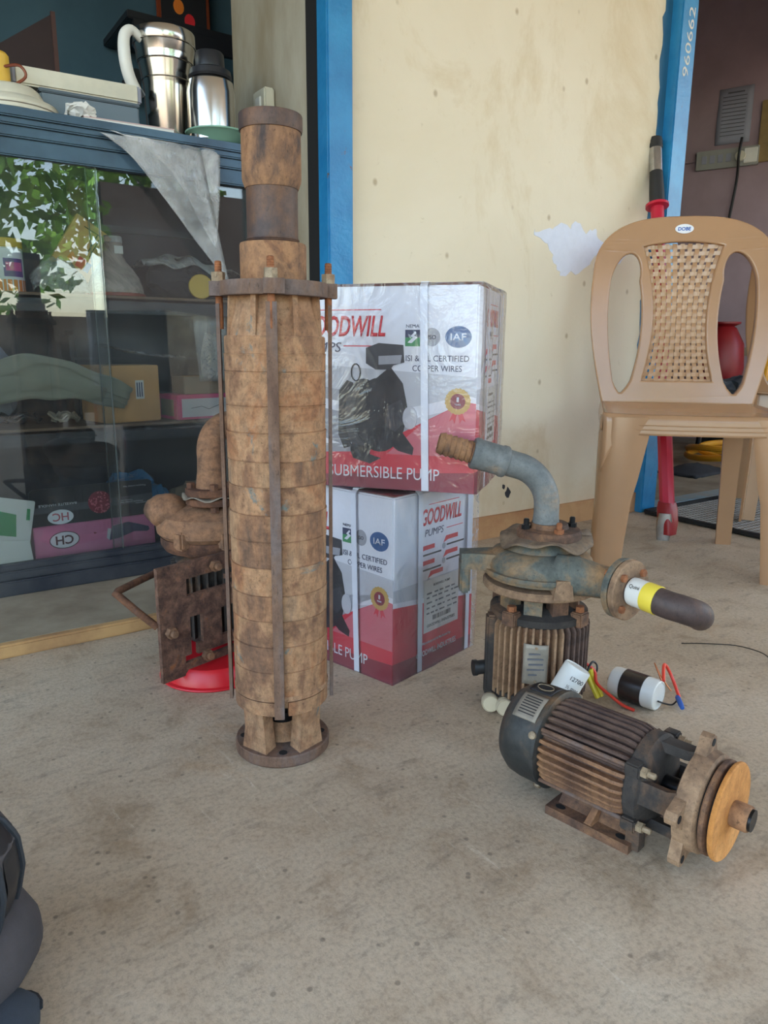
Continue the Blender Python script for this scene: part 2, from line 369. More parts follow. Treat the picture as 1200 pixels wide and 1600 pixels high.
def tag(o, label, cat, group=None):
    o['label'] = label; o['category'] = cat
    if group: o['group'] = group
    return o
def thing(name, label, cat, loc=(0, 0, 0), rz=0, group=None):
    o = bpy.data.objects.new(name, None); C.objects.link(o); o.empty_display_size = .02
    o.location = loc; o.rotation_euler = (0, 0, R(rz)); return tag(o, label, cat, group)
def struct(o): o['kind'] = 'structure'; return o
def dup(o, parent=None):
    c = o.copy(); C.objects.link(c); c.parent = parent
    for ch in list(o.children): dup(ch, c)
    return c
def text(name, body, width, mat, parent, m, bold=0.0, shear=0, height=None, ext=.0002, shrink=1):
    cu = bpy.data.curves.new(name, 'FONT'); cu.body = body; cu.size = 1; cu.offset = bold; cu.shear = shear
    cu.align_x = 'CENTER'; cu.align_y = 'CENTER'; cu.resolution_u = 3
    tmp = bpy.data.objects.new(name, cu); me = bpy.data.meshes.new_from_object(tmp)
    bpy.data.objects.remove(tmp); bpy.data.curves.remove(cu)
    xs = [v.co.x for v in me.vertices]; ys = [v.co.y for v in me.vertices]
    sx = width/(max(xs)-min(xs)); sy = height/(max(ys)-min(ys)) if height else sx
    cx = (max(xs)+min(xs))/2; cy = (max(ys)+min(ys))/2
    b = bmesh.new(); b.from_mesh(me)
    for v in b.verts: v.co = Vector(((v.co.x-cx)*sx, (v.co.y-cy)*sy, 0))
    r = bmesh.ops.extrude_face_region(b, geom=b.faces[:])
    for v in r['geom']:
        if isinstance(v, bmesh.types.BMVert): v.co.z += ext
    b.transform(m); b.to_mesh(me); b.free()
    me.name = name; me.materials.append(M[mat]); o = bpy.data.objects.new(name, me); C.objects.link(o)
    if parent: o.parent = parent
    return o
def ell(rx, ry, n=24, cx=0, cy=0): return [(cx+rx*math.cos(2*PI*i/n), cy+ry*math.sin(2*PI*i/n)) for i in range(n)]
def rrect(w_, h_, r, n=4):
    out = []
    for cx, cy, a0 in ((w_/2-r, h_/2-r, 0), (-w_/2+r, h_/2-r, 90), (-w_/2+r, -h_/2+r, 180), (w_/2-r, -h_/2+r, 270)):
        for i in range(n+1):
            a = R(a0+90*i/n); out.append((cx+r*math.cos(a), cy+r*math.sin(a)))
    return out
def hexa(r): return [(r*math.cos(PI/3*i), r*math.sin(PI/3*i)) for i in range(6)]
def spline(pts, n=8):
    pts = [Vector(p) for p in pts]; out = []
    for i in range(len(pts)-1):
        p0 = pts[max(i-1, 0)]; p1 = pts[i]; p2 = pts[i+1]; p3 = pts[min(i+2, len(pts)-1)]
        for k in range(n):
            t = k/n
            out.append(.5*((2*p1)+(p2-p0)*t+(2*p0-5*p1+4*p2-p3)*t*t+(3*p1-p0-3*p2+p3)*t**3))
    return out+[pts[-1]]

# ---------------------------------------------------------------- the setting
YW = 1.65
struct(B().box((1.5, -.2, -.05), (7, 6, .1)).build('floor', 'floor'))
def wall_box(name, x0, x1, y0, y1, z0, z1, mat): return struct(B().box(((x0+x1)/2, (y0+y1)/2, (z0+z1)/2), (x1-x0, y1-y0, z1-z0)).build(name, mat))
wall_front = wall_box('wall_front', 1.012, 2.24, YW, YW+.22, 0, 2.6, 'wall')
wall_box('wall_front.001', -1.9, 5.0, YW, YW+.22, 2.1, 2.6, 'wall')
bw = bmesh.new()
def ragged(n, x0, x1, z0, z1, seed):
    r_ = random.Random(seed); return [(x0+(x1-x0)*(.5+.5*math.cos(2*PI*i/n))*(1), 0) for i in range(n)]
# peeled white patch on the yellow wall
pp = []
r_ = random.Random(4)
top = [(0, .055), (.06, .06), (.10, .075), (.16, .07), (.19, .088), (.24, .065), (.28, .075), (.30, .055), (.37, .045), (.42, .035), (.46, .02)]
bot = [(.40, .0), (.34, -.012), (.29, .01), (.25, -.02), (.2, -.03), (.13, -.035), (.1, -.015), (.085, .01), (.05, .03), (.0, .045)]
for i, (a, c_) in enumerate(top+bot):
    pp.append((a+r_.uniform(-.006, .006), c_+r_.uniform(-.006, .006)))
    nx = (top+bot)[(i+1) % len(top+bot)]
    for k in (.33, .66):
        pp.append((a+(nx[0]-a)*k+r_.uniform(-.007, .007), c_+(nx[1]-c_)*k+r_.uniform(-.006, .006)))
pat = B(); pat.prism([(x*.92, y*1.3) for x, y in pp], 0, .0012, frame((1.665, YW, .845), (1, 0, 0), (0, 0, 1)))
pat.build('peeled_patch', 'patch_white', wall_front)['label'] = 'white patch where the yellow paint has peeled'
for i, (x, z, s_) in enumerate(((1.60, .135, .016), (1.77, .10, .014), (1.58, .155, .008))):
    B().prism([(a*r_.uniform(.7, 1.2), b_*r_.uniform(.7, 1.3)) for a, b_ in ell(s_*.7, s_, 10)], 0, .0008, frame((x, YW, z), (1, 0, 0), (0, 0, 1))).build('paint_chip', 'cabinet_in', wall_front)
struct(B().box((1.63, YW-.006, .035), (1.235, .012, .07)).build('baseboard_front', 'base_band'))
# blue shutter post, black box for the shade in the channel, plastered jamb behind
struct(B().box((.975, YW-.012, 1.05), (.07, .05, 2.1), bev=.004).build('trim_1', 'blue_paint'))
struct(B().box((.972, YW+.045, 1.05), (.05, .06, 2.1)).build('trim_2', 'mat_edge'))
wall_box('wall_jamb', .95, 1.08, YW+.075, 2.16, 0, 2.1, 'jamb')
# blue door frame on the right, and ragged blue paint beside it, coloured darker for its shade
fp = B(); fp.box((2.262, YW+.02, 1.3), (.08, .12, 2.6), bev=.004); struct(fp.build('door_1', 'blue_paint'))
rg = [(0, 0)]; z = 0
while z < 2.1: rg.append((-.034-rnd.uniform(0, .016), z)); z += rnd.uniform(.015, .05)
rg += [(0, 2.1)]
struct(B().prism(rg, 0, .001, frame((2.225, YW, 0), (1, 0, 0), (0, 0, 1))).build('trim_3', plain('blue_shaded', S(38, 96, 132), .5, var=.2)))
text('phone_number', '960662 1', .245, 'paper', bpy.data.objects['door_1'], frame((2.265, YW-.0405, 1.548), (.06, 0, 1), (-1, 0, .06)), height=.030)
# threshold step under the cabinet
stp = B(); stp.box((.0, 1.855, .014), (1.9, .74, .028)); struct(stp.build('trim_4', 'step'))
struct(B().box((.0, 1.478, .0135), (1.9, .022, .027), bev=.004).build('trim_5', 'step_edge'))
# threshold strip of the door
struct(B().box((3.0, 1.655, .006), (1.5, .07, .012)).build('trim_6', 'strip_blue'))
# left room
wall_box('wall_back', -1.9, 1.6, 3.0, 3.1, 0, 2.6, 'teal_wall')
wall_box('wall_left', -2.0, -1.9, YW, 3.1, 0, 2.6, 'teal_wall')
wall_box('wall_between', 1.6, 1.7, YW+.22, 6.0, 0, 2.6, 'teal_wall')
struct(B().box((.0, 2.95, -.02), (3.2, .3, .04)).build('floor.001', 'step'))
# right room
dv = Vector((math.cos(R(113)), math.sin(R(113)), 0)); nv = Vector((dv.y, -dv.x, 0))
pw = Vector((4.35, 2.85, 0))
struct(B().box((0, 0, 1.3), (6, .1, 2.6), frame(pw+nv*.05, dv, (-dv.y, dv.x, 0))).build('wall_right', 'room_wall'))
wall_box('wall_far', 1.7, 4.6, 5.4, 5.5, 0, 2.6, 'room_wall')
struct(B().box((3.5, 3.6, -.045), (3.8, 3.9, .1)).build('floor.002', 'step'))
# veranda roof over everything, yard outside
struct(B().box((1.5, 1.6, 2.66), (7.2, 8.6, .1)).build('ceiling', 'ceiling'))
struct(B().box((0, -13, -.12), (60, 20.6, .1)).build('floor.003', plain('yard', S(126, 111, 93), .9, var=.25, sc=1.5)))
struct(B().box((-1.0, -2.4, 1.3), (.22, .22, 2.6)).build('trim_7', 'jamb'))
struct(B().box((5.0, -2.4, 1.3), (.22, .22, 2.6)).build('trim_8', 'jamb'))
wall_box('wall_added', -1.5, 7.5, -3.72, -3.6, -.07, .82, plain('added_wall_dark', S(74, 68, 62), .9, var=.3))  # unseen low wall, added to darken the yard mirrored in the glass
wall_box('wall_outside', 3.2, 9.5, -9.0, -8.8, 0, 3.0, plain('outside_dark', S(36, 28, 28), .8))  # unseen wall, added for the dark area of the glass reflection

# ---------------------------------------------------------------- tall submersible pump
P = thing('submersible_pump', 'tall rusty multistage submersible pump standing upright on the floor', 'pump', (.440, .906, 0), -26)
P.rotation_euler = (0, R(.35), R(-26))
def ring(n, prof, mat, seg=48): return B().lathe(prof, None, seg).build(n, mat, P, 30)
fl = B(); fl.lathe([(.066, 0), (.0685, .003), (.0685, .016), (.067, .018), (.03, .018)], None, 48)
fl.build('base_flange', 'strap_rust', P)
for a in (-90, 0, 90, 180):
    B().cyl((.056*math.cos(R(a)), .056*math.sin(R(a)), .0175), (.056*math.cos(R(a)), .056*math.sin(R(a)), .0187), .006, 12).build('bolt_hole', 'mat_edge', P)
for a in (-48, -132, 48, 132):
    sec = [(-.02, -.013), (.02, -.013), (.016, .012), (-.016, .012)]
    m = RZ(a+90) @ T(0, -.047, 0)
    B().loft([[m @ Vector((x*1.12, y*1.0, .018)) for x, y in sec], [m @ Vector((x*.92, y*.9, .05)) for x, y in sec], [m @ Vector((x*.9, y*.95-.002, .085)) for x, y in sec]]).build('support_post', 'pump_tan', P)
sh = B(); sh.lathe([(.011, .018), (.011, .05)], None, 16); sh.lathe([(.02, .045), (.021, .05), (.021, .06), (.017, .062), (.017, .07), (.021, .072), (.021, .085)], None, 24)
sh.build('shaft_coupling', 'dark_steel', P)
B().lathe([(.0, .019), (.03, .019), (.026, .03), (.018, .045), (0, .045)], None, 24).build('shaft_seat', 'pump_tan', P)
rb = B()
for a in range(0, 360, 15):   # split lower ring with a gap behind each strap
    if a % 90 == 0: continue
    x0, x1 = R(a-7.5-90), R(a+7.5-90)
    ra, rc = .058, .0665
    poly = [(ra*math.cos(x0), ra*math.sin(x0)), (rc*math.cos(x0), rc*math.sin(x0)), (rc*math.cos((x0+x1)/2), rc*math.sin((x0+x1)/2)), (rc*math.cos(x1), rc*math.sin(x1)), (ra*math.cos(x1), ra*math.sin(x1))]
    rb.prism(poly, .079, .099)
rb.build('lower_ring', 'pump_rust', P)
B().lathe([(.05, .085), (.060, .088), (.060, .1), (.0675, .101), (.0675, .106), (.0655, .108), (.04, .108)], None, 48).build('bowl_seat', 'pump_tan', P)
zs = [.106, .143, .18, .217, .253, .291, .327, .363, .40, .433, .47, .504, .547, .570]
for i, (a, b_) in enumerate(zip(zs, zs[1:])):
    j = .0004*math.sin(i*2.3)
    ring('pump_bowl', [(.05, a), (.0650+j, a), (.0650+j, a+.0007), (.0662+j, a+.0014), (.0664+j, b_-.0022), (.0668+j, b_-.0018), (.0668+j, b_-.0006), (.0657+j, b_), (.05, b_)], 'pump_stripe' if i in (3, 5, 6, 8) else 'pump_rust')
ring('bowl_rim', [(.05, .570), (.0655, .570), (.066, .572), (.066, .590), (.0645, .592), (.04, .592)], 'pump_rust')
ring('outlet_cone', [(.04, .591), (.062, .592), (.061, .60), (.054, .625), (.051, .642), (.04, .642)], 'pump_tan')
for a in (-65, -115, -20, -160, 65, 115, 20, 160):
    m = RZ(a)
    B().prism([(.045, .592), (.0635, .592), (.0605, .645), (.045, .645)], -.0035, .0035, m @ RX(90)).build('cone_rib', 'pump_tan', P)
fl = B(); fl.lathe([(.04, .641), (.0695, .641), (.0705, .643), (.0705, .657), (.0695, .659), (.04, .659)], None, 48)
for a in (0, 90, 180, 270): fl.prism(rrect(.026, .026, .004), .641, .659, RZ(a-90) @ T(.069, 0, 0))
fl.build('top_flange', 'strap_rust', P)
ring('outlet_housing', [(.03, .658), (.0425, .659), (.0425, .704), (.0415, .7065), (.03, .7065)], 'coupling_rust')
ring('thread', [(.03, .706), (.034, .707), (.033, .708), (.034, .709), (.033, .710), (.034, .711), (.0332, .713), (.02, .713)], 'pipe_brown')
ring('riser_pipe', [(.02, .713), (.0325, .713), (.0325, .777), (.02, .777)], 'pipe_brown')
ring('pipe_coupling', [(.02, .772), (.0335, .772), (.0365, .780), (.0372, .784), (.0372, .835), (.0372, .838), (.02, .838)], 'coupling_rust')
cr = B(); cr.lathe([(.034, .838), (.0388, .838), (.0395, .841), (.0395, .856), (.0388, .8575), (.034, .8575), (.033, .84)], None, 48, cap=False); cr.build('coupling_rim', 'pipe_brown', P)
for a in (-93, -3, 87, 177):
    m = RZ(a) @ T(.0725, 0, 0)
    B().prism([(-.0025, -.0068), (.002, -.0068), (.0025, -.005), (.0025, .005), (.002, .0068), (-.0025, .0068)], .079, .632, m).build('strap_bar', 'strap_rust', P)
    m2 = RZ(a) @ T(.0705, 0, 0)
    B().lathe([(.0048, .600), (.0048, .672), (.0042, .6735), (.0048, .675), (.0042, .6765), (.0048, .678), (.0042, .6795), (.0048, .681), (.0042, .6825), (.0046, .684), (.003, .685)], m2, 14).build('stud', 'bolt_rust', P)
    nb = B().prism(hexa(.0088), .659, .671, m2 @ RZ(12)).build('nut', 'bolt', P)

# ---------------------------------------------------------------- two pump cartons
L, W, H = .40, .235, .333
def carton(loc, rz, label):
    t = thing('pump_carton', label, 'box', loc, rz, 'shrink-wrapped pump cartons')
    B().box((0, 0, H/2), (L, W, H), bev=.003).build('carton_body', 'print_white', t, 0)
    FL = frame((L/2, -W/2, 0), (1, 0, 0), (0, 0, 1))        # long face; u runs from -L to 0
    FS = frame((L/2, -W/2, 0), (0, 1, 0), (0, 0, 1))        # short face; u from 0 to W
    def pr(name, mat, poly, F, lay): return B().prism(poly, 0, .0003*lay, F).build(name, mat, t, 0)
    # long face print
    pr('grey_ground', 'print_grey2', [(-L, .035), (0, .035), (0, .19), (-L, .215)], FL, 1)
    pr('grey_floor', 'print_grey', [(-L, .035), (-.1, .035), (-.1, .135), (-L, .10)], FL, 1.5)
    pr('white_stripe', 'print_white', [(-L, .07), (-.19, .075), (-.085, .128), (-.02, .160), (0, .157), (0, .146), (-L, .05)], FL, 2)
    pr('red_band', 'print_red', [(-L, 0), (0, 0), (0, .148), (-.02, .150), (-.085, .117), (-.19, .062), (-L, .052)], FL, 3)
    pr('pink_band', 'print_pink', [(-.15, .06), (0, .06), (0, .147), (-.02, .149), (-.085, .116)], FL, 3.5)
    pr('dark_red_band', 'print_dark_red', [(-L, 0), (0, 0), (0, .035), (-L, .012)], FL, 3.8)
    text('brand_lettering', 'GOODWILL', .145, 'print_red2', t, FL @ T(-.226, .270, .0006), .02, .25, .034)
    text('brand_subtitle', 'PUMPS', .075, 'print_navy', t, FL @ T(-.268, .236, .0006), .0, .2, .016)
    B().box((-.192, .238, .0006), (.07, .0016, .0003), FL).build('brand_rule', 'print_red2', t, 0); B().box((-.226, .296, .0006), (.13, .0014, .0003), FL).build('brand_rule', 'print_red2', t, 0)
    text('title_lettering', 'BOREWELL SUBMERSIBLE PUMP', .318, 'print_white', t, FL @ T(-.217, .028, .0016), .0, 0, .020)
    FK = FL; FL = FL @ T(.017, 0, 0)
    pr('green_badge', 'print_green', [(-.137, .238), (-.112, .238), (-.112, .252), (-.137, .252)], FL, 1.5)
    pr('navy_badge', 'print_navy', [(-.137, .252), (-.112, .252), (-.112, .264), (-.137, .264)], FL, 1.5)
    pr('badge_bolt', 'print_white', [(-.133, .244), (-.124, .252), (-.128, .254), (-.12, .262), (-.118, .259), (-.122, .255), (-.116, .252), (-.126, .243)], FL, 2)
    text('badge_lettering', "NEMA", .022, 'print_navy', t, FL @ T(-.1245, .270, .0006), .0, 0, .005)
    B().prism(ell(.0135, .0145, 24, -.092, .2525), 0, .0003, FL).prism(ell(.0105, .0115, 24, -.092, .2525), 0, .0005, FL).build('round_badge', 'print_grey', t, 0)
    text('round_badge_lettering', 'ISO', .013, 'ink_grey', t, FL @ T(-.092, .2525, .0006), .02)
    pr('blue_oval', 'print_blue', ell(.0215, .017, 24, -.049, .253), FL, 1.5)
    text('oval_lettering', 'IAF', .026, 'print_white', t, FL @ T(-.049, .253, .0006), .01, 0, .011)
    text('certified_line', 'ISI & UL CERTIFIED', .105, 'print_navy', t, FL @ T(-.083, .219, .0006), .0, 0, .0095)
    text('copper_line', 'COPPER WIRES', .082, 'print_navy', t, FL @ T(-.083, .203, .0006), .0, 0, .0095)
    st = [(.0205*(1+.06*(k % 2))*math.cos(2*PI*k/40)-.047, .0205*(1+.06*(k % 2))*math.sin(2*PI*k/40)+.139+.012) for k in range(40)]
    pr('ribbon', 'print_red', [(-.061, .118), (-.055, .122), (-.051, .115), (-.047, .138), (-.043, .115), (-.039, .122), (-.033, .118), (-.043, .142), (-.051, .142)], FL, 4)
    pr('gold_seal', 'print_gold', st, FL, 4.5)
    pr('seal_centre', 'print_maroon', ell(.0125, .0125, 24, -.047, .151), FL, 5)
    text('seal_number', '1', .004, 'print_white', t, FL @ T(-.047, .154, .0016), .02, 0, .008); text('seal_word', 'YEAR', .011, 'print_white', t, FL @ T(-.047, .146, .0016), .02)
    FL = FK @ T(.035, 0, 0)
    # printed picture of the pump
    pr('picture_tube', 'print_grey', [(-L, .185), (-.262, .165), (-.262, .072), (-L, .118)], FL, 4)
    pr('picture_tube_shine', 'print_white', [(-L, .168), (-.262, .145), (-.262, .128), (-L, .152)], FL, 4.3)
    pr('picture_tube_label', 'print_grey2', [(-.345, .139), (-.31, .133), (-.31, .112), (-.345, .118)], FL, 4.6)
    text('picture_tube_brand', 'GOODWILL', .03, 'print_red2', t, FL @ T(-.328, .127, .0016), .02)
    pr('picture_rim', 'print_black', [(-.27, .165), (-.256, .182), (-.245, .178), (-.25, .07), (-.262, .066), (-.272, .09)], FL, 4.6)
    pr('picture_casing', 'print_black2', ell(.034, .062, 28, -.226, .123), FL, 4.9)
    pr('picture_front', 'print_black', ell(.046, .062, 28, -.198, .125), FL, 5.2)
    pr('picture_front.001', 'print_black', [(-.205, .185), (-.18, .205), (-.158, .178), (-.15, .14), (-.16, .10), (-.138, .072), (-.140, .060), (-.165, .066), (-.19, .085), (-.21, .08)], FL, 5.3)
    pr('picture_leg', 'print_black', [(-.25, .075), (-.215, .07), (-.215, .058), (-.195, .052), (-.215, .042), (-.245, .050), (-.25, .062)], FL, 5.4)
    pr('picture_outlet', 'print_black2', [(-.185, .14), (-.16, .152), (-.15, .12), (-.17, .098), (-.185, .105)], FL, 5.6)
    pr('picture_terminal', 'print_black2', [(-.222, .235), (-.2, .243), (-.158, .24), (-.156, .212), (-.175, .207), (-.18, .2), (-.205, .2), (-.222, .21)], FL, 5.8)
    pr('picture_terminal_face', 'print_grey', [(-.2, .222), (-.16, .224), (-.162, .210), (-.2, .208)], FL, 6.1)
    pr('picture_cap', 'print_grey2', ell(.0125, .019, 20, -.145, .122), FL, 6.2)
    B().tube([FL @ Vector((-.24+.008*math.cos(a), .195+.014*math.sin(a), .0012)) for a in [2*PI*k/14 for k in range(15)]], .0012, 5).build('picture_ring', 'print_black', t)
    FL = FK
    # short face print
    pr('grey_ground.001', 'print_grey2', [(0, .10), (W, .10), (W, .17), (0, .17)], FS, 1)
    pr('white_stripe.001', 'print_white', [(0, .148), (W, .118), (W, .105), (0, .136)], FS, 1.6)
    pr('red_band.001', 'print_red', [(0, 0), (W, 0), (W, .108), (0, .139)], FS, 2)
    pr('dark_red_band.001', 'print_dark_red', [(0, 0), (W, 0), (W, .024), (0, .035)], FS, 2.4)
    text('brand_lettering.001', 'GOODWILL', .118, 'print_red2', t, FS @ T(.134, .286, .0006), .02, .25, .03)
    text('brand_subtitle.001', 'PUMPS', .055, 'print_navy', t, FS @ T(.112, .257, .0006), .0, .2, .013)
    B().box((.173, .257, .0006), (.05, .0014, .0003), FS).build('brand_rule', 'print_red2', t, 0); B().box((.140, .308, .0006), (.09, .0012, .0003), FS).build('brand_rule', 'print_red2', t, 0)
    for k, (u, v) in enumerate(((.092, .222), (.162, .230), (.092, .194), (.162, .202), (.118, .172))):
        pr('feature_flag', 'print_red2', [(u-.022, v), (u-.014, v+.012), (u+.022, v+.012), (u+.022, v+.004), (u-.008, v+.004)], FS, 1.3)
        pr('feature_line', 'ink', [(u-.012, v-.007), (u+.042, v-.007), (u+.042, v-.004), (u-.012, v-.004)], FS, 1.3)
        B().prism(ell(.005, .006, 12, u-.02, v-.006), 0, .0005, FS).build('feature_icon', 'print_grey', t, 0)
    pr('rating_label', 'paper', [(.085, .068), (.19, .068), (.19, .168), (.085, .168)], FS, 3.2)
    text('rating_title', 'BOREWELL PUMP', .05, 'ink', t, FS @ T(.137, .156, .0011), .01)
    for r0, vv in enumerate((.142, .134, .124, .114, .104)):
        rr = random.Random(r0); u = .093; bb = B()
        while u < .178:
            l_ = rr.uniform(.006, .016); bb.box((u+l_/2, vv, .0011), (l_, .003, .0003), FS); u += l_+rr.uniform(.003, .01)
        bb.build('rating_row', 'ink_grey', t, 0)
    bb = B(); u = .112
    while u < .165: bb.box((u, .093, .0011), (.0016, .009, .0003), FS); u += rnd.choice((.0026, .0034, .0044))
    bb.build('barcode', 'ink', t, 0)
    text('rating_maker', 'GOODWILL INDUSTRIES', .085, 'ink', t, FS @ T(.137, .080, .0011), .01)
    text('maker_line', 'Manufactured & Marketed by', .085, 'print_white', t, FS @ T(.125, .048, .001), .01); text('maker_name', 'GOODWILL INDUSTRIES', .12, 'print_white', t, FS @ T(.125, .030, .001), .015, 0, .011)
    # top print and flaps
    tp = B(); tp.box((0, 0, H+.0003), (L-.012, W-.02, .0006)); tp.build('top_print', 'carton_top', t, 0)
    B().box((0, 0, H+.0008), (L, .002, .0004)).build('flap_seam', 'print_dark_red', t, 0)
    # straps, bowed slightly over the wrap
    def strap(pts, wd, n):
        m_ = [Vector(p) for p in pts]; b_ = B(); n = Vector(n).normalized()*wd/2
        ctr = Vector((0, 0, H/2)); rings = []
        for p in m_:
            o_ = (p-ctr); o_ -= n.normalized()*o_.dot(n.normalized()); o_ = o_.normalized()*.0012
            rings.append([p-n, p+n, p+n+o_, p-n+o_])
        b_.loft(rings); b_.build('packing_strap', 'strap_white', t, 30)
    e = .005
    def loop_y(x, s_=0):
        a, z0, z1 = W/2+e, -.0, H+e
        return [(x+s_, -a, .002), (x, -a, H*.5), (x-s_, -a, z1-.008), (x-s_, -a+.008, z1), (x-s_, 0, z1), (x-s_, a-.008, z1), (x-s_, a, z1-.008), (x, a, .002)]
    def loop_x(y, s_=0):
        a, z1 = L/2+e, H+e
        return [(a, y+s_, .002), (a, y, H*.5), (a, y-s_, z1-.008), (a-.008, y-s_, z1), (0, y-s_, z1+.001), (-a+.008, y-s_, z1), (-a, y-s_, z1-.008), (-a, y, .002)]
    strap(loop_y(.115, .004), .0125, (1, 0, 0)); strap(loop_y(-.115), .0125, (1, 0, 0))
    strap(loop_x(-.050, .002), .0125, (0, 1, 0)); strap(loop_x(.096, .001), .0115, (0, 1, 0))
    # stretch wrap
    bb = B(); r_ = bmesh.ops.create_cube(bb.b, size=1, matrix=T(0, 0, H/2+.002) @ Matrix.Diagonal((L+.013, W+.013, H+.003, 1)))
    bmesh.ops.subdivide_edges(bb.b, edges=bb.b.edges[:], cuts=16, use_grid_fill=True)
    for v in bb.b.verts:
        s_ = mnoise.noise(Vector((v.co.x*16, v.co.y*16, v.co.z*3)))*.003+mnoise.noise(v.co*45)*.0015
        d = Vector((v.co.x, v.co.y, 0)).normalized(); v.co += d*abs(s_)
        if v.co.z > H: v.co.z = H+.0035+abs(s_)*.2
    for v in bb.b.verts:      # soft corners
        ax_, ay_ = abs(v.co.x)-(L/2-.004), abs(v.co.y)-(W/2-.004)
        if v.co.z < .004: v.co.z = .0006
    bb.build('stretch_wrap', 'wrap', t, 60)
    return t
import_lower = (.693, .979)
def place(P_, a, z):
    a = Vector(a).normalized(); b_ = Vector((-a.y, a.x)); c_ = Vector(P_)-a*L/2+b_*W/2
    return (c_.x, c_.y, z), math.degrees(math.atan2(a.y, a.x))
l1, z1 = place((.690, .979), (.243, -.970), 0)
low = carton(l1, z1, 'lower shrink-wrapped red and white pump carton standing on the floor')
l2, z2 = place((.797, .903), (.62, -.784), H+.009)
up_ = dup(low); up_.location = l2; up_.rotation_euler = (0, 0, R(z2))
up_['label'] = 'upper shrink-wrapped red and white pump carton resting on the other carton'

# ---------------------------------------------------------------- upright monoblock pump
U = thing('monoblock_pump', 'upright rusty monoblock pump with bent grey outlet pipe and finned motor below', 'pump', (.856, .800, 0), -34.4)
U.scale = (1.02, 1.02, 1.07)
B().lathe([(.0, .016), (.070, .016), (.078, .022), (.078, .034), (.066, .036), (0, .036)], None, 40).build('motor_bottom_cover', 'black_cast', U)
B().lathe([(0, .03), (.0695, .03), (.0695, .142), (0, .142)], None, 40).build('motor_body', 'motor_rust', U)
finm = {}
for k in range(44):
    a = 360*k/44; dark = -70 < ((a+180) % 360)-180 < 75  # right-hand fins coloured darker, as the shaded side of the motor
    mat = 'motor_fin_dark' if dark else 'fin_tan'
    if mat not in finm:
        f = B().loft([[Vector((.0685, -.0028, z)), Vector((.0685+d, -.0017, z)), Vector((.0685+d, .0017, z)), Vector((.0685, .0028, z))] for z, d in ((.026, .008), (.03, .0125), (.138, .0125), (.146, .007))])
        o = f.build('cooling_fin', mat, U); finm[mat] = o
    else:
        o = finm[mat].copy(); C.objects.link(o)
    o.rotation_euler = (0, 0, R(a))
B().box((-.078, -.02, .085), (.016, .022, .13), bev=.003).build('terminal_rib', 'black_cast', U)
g = B(); g.cyl((-.07, -.012, .062), (-.098, -.016, .060), .011, 20); g.cyl((-.098, -.016, .06), (-.104, -.017, .06), .0125, 20); g.build('cable_gland', 'rubber', U)
npb = B(); npb.grid(lambda u, v: Vector((-.036+.036*u, -math.sqrt(.0838**2-(-.036+.036*u)**2)+.001*math.sin(9*v+4*u), .062+.062*v)), 8, 8)
npl = npb.build('nameplate', 'plate_metal', U, 60, .0012)
for z in (.067, .119): B().cyl((-.018, -.0812, z), (-.018, -.0845, z), .0022, 10).build('rivet', 'bolt', npl)
for k in range(5): B().box((-.018, -.0832, .078+.008*k), (.022+.004*(k % 2), .0012, .0022)).build('print_line', 'ink_grey', npl)
B().lathe([(.0, .140), (.066, .140), (.077, .146), (.077, .156), (.062, .160), (.05, .166), (0, .166)], None, 40).build('end_shield', 'black_cast', U)
for a in (20, 70, 110, 160, 200, 250, 290, 340):
    m = RZ(a)
    B().loft([[m @ Vector((x, y, z)) for x, y in ((.040, -.012), (r_+.006, -.014), (r_+.006, .014), (.040, .012))] for z, r_ in ((.158, .056), (.190, .056))]).build('adapter_arm', 'green_cast' if a in (250, 200) else 'motor_rust', U)
for a in (45, 135, 225, 315):
    m = RZ(a) @ T(.074, 0, 0)
    B().box((0, 0, .154), (.02, .024, .022), m, .002).build('tie_lug', 'motor_rust', U)
    B().prism(hexa(.007), .165, .173, m).build('bolt', 'bolt_rust', U)
B().cyl((0, 0, .16), (0, 0, .195), .014, 16).build('shaft', 'dark_steel', U)
B().lathe([(.02, .189), (.088, .189), (.090, .191), (.090, .198), (.087, .201), (.02, .201)], None, 48).build('back_plate', 'flange_tan', U)
vb = B(); n = 64; rings = []
for k in range(n):      # volute, its section growing towards the nozzle at -54 degrees
    a = R(-54+5)-2*PI*k/n; tt = k/n; rad = .030-.010*tt
    c_ = Vector((.058*math.cos(a), .058*math.sin(a), .226))
    rings.append([c_+Vector((math.cos(a)*rad*1.1*math.cos(b_), math.sin(a)*rad*1.1*math.cos(b_), rad*.86*math.sin(b_))) for b_ in [2*PI*q/14 for q in range(14)]])
vb.loft(rings)
vb.lathe([(.0, .204), (.075, .204), (.086, .208), (.087, .214), (.06, .232), (.058, .25), (.050, .258), (.040, .264), (0, .264)], None, 48)
vb.build('volute_casing', 'green_cast', U, 50)
ra = B(); ra.lathe([(.078, .214), (.0925, .214), (.0935, .217), (.0925, .221), (.078, .222)], None, 48); ra.build('casing_rim', 'green_cast', U)
am = B(); am.loft([[Vector((x, y, z)) for y, z in ((-.022*w_, .218), (.022*w_, .218), (.02*w_, .242), (-.02*w_, .242))] for x, w_ in ((-.05, 1.4), (-.085, 1.1), (-.112, .85), (-.128, .85))])
am.box((-.121, 0, .205), (.016, .034, .05), bev=.003); am.build('foot_arm', 'green_cast', U)
ea = B(); ea.loft([[Vector((x, y, z)) for x, z in ((.0, .196), (.03, .196), (.026, .224), (.004, .224))] for y in (-.06, -.096)]); ea.build('casing_ear', 'flange_tan', U)
nd = Vector((.586, -.81, 0)); nf = Vector((.092, -.112, .221))
B().tube([Vector((.01, -.06, .226)), Vector((.042, -.075, .225)), nf-nd*.03, nf-nd*.004], [.028, .027, .0235, .023], 24).build('suction_nozzle', 'green_cast', U)
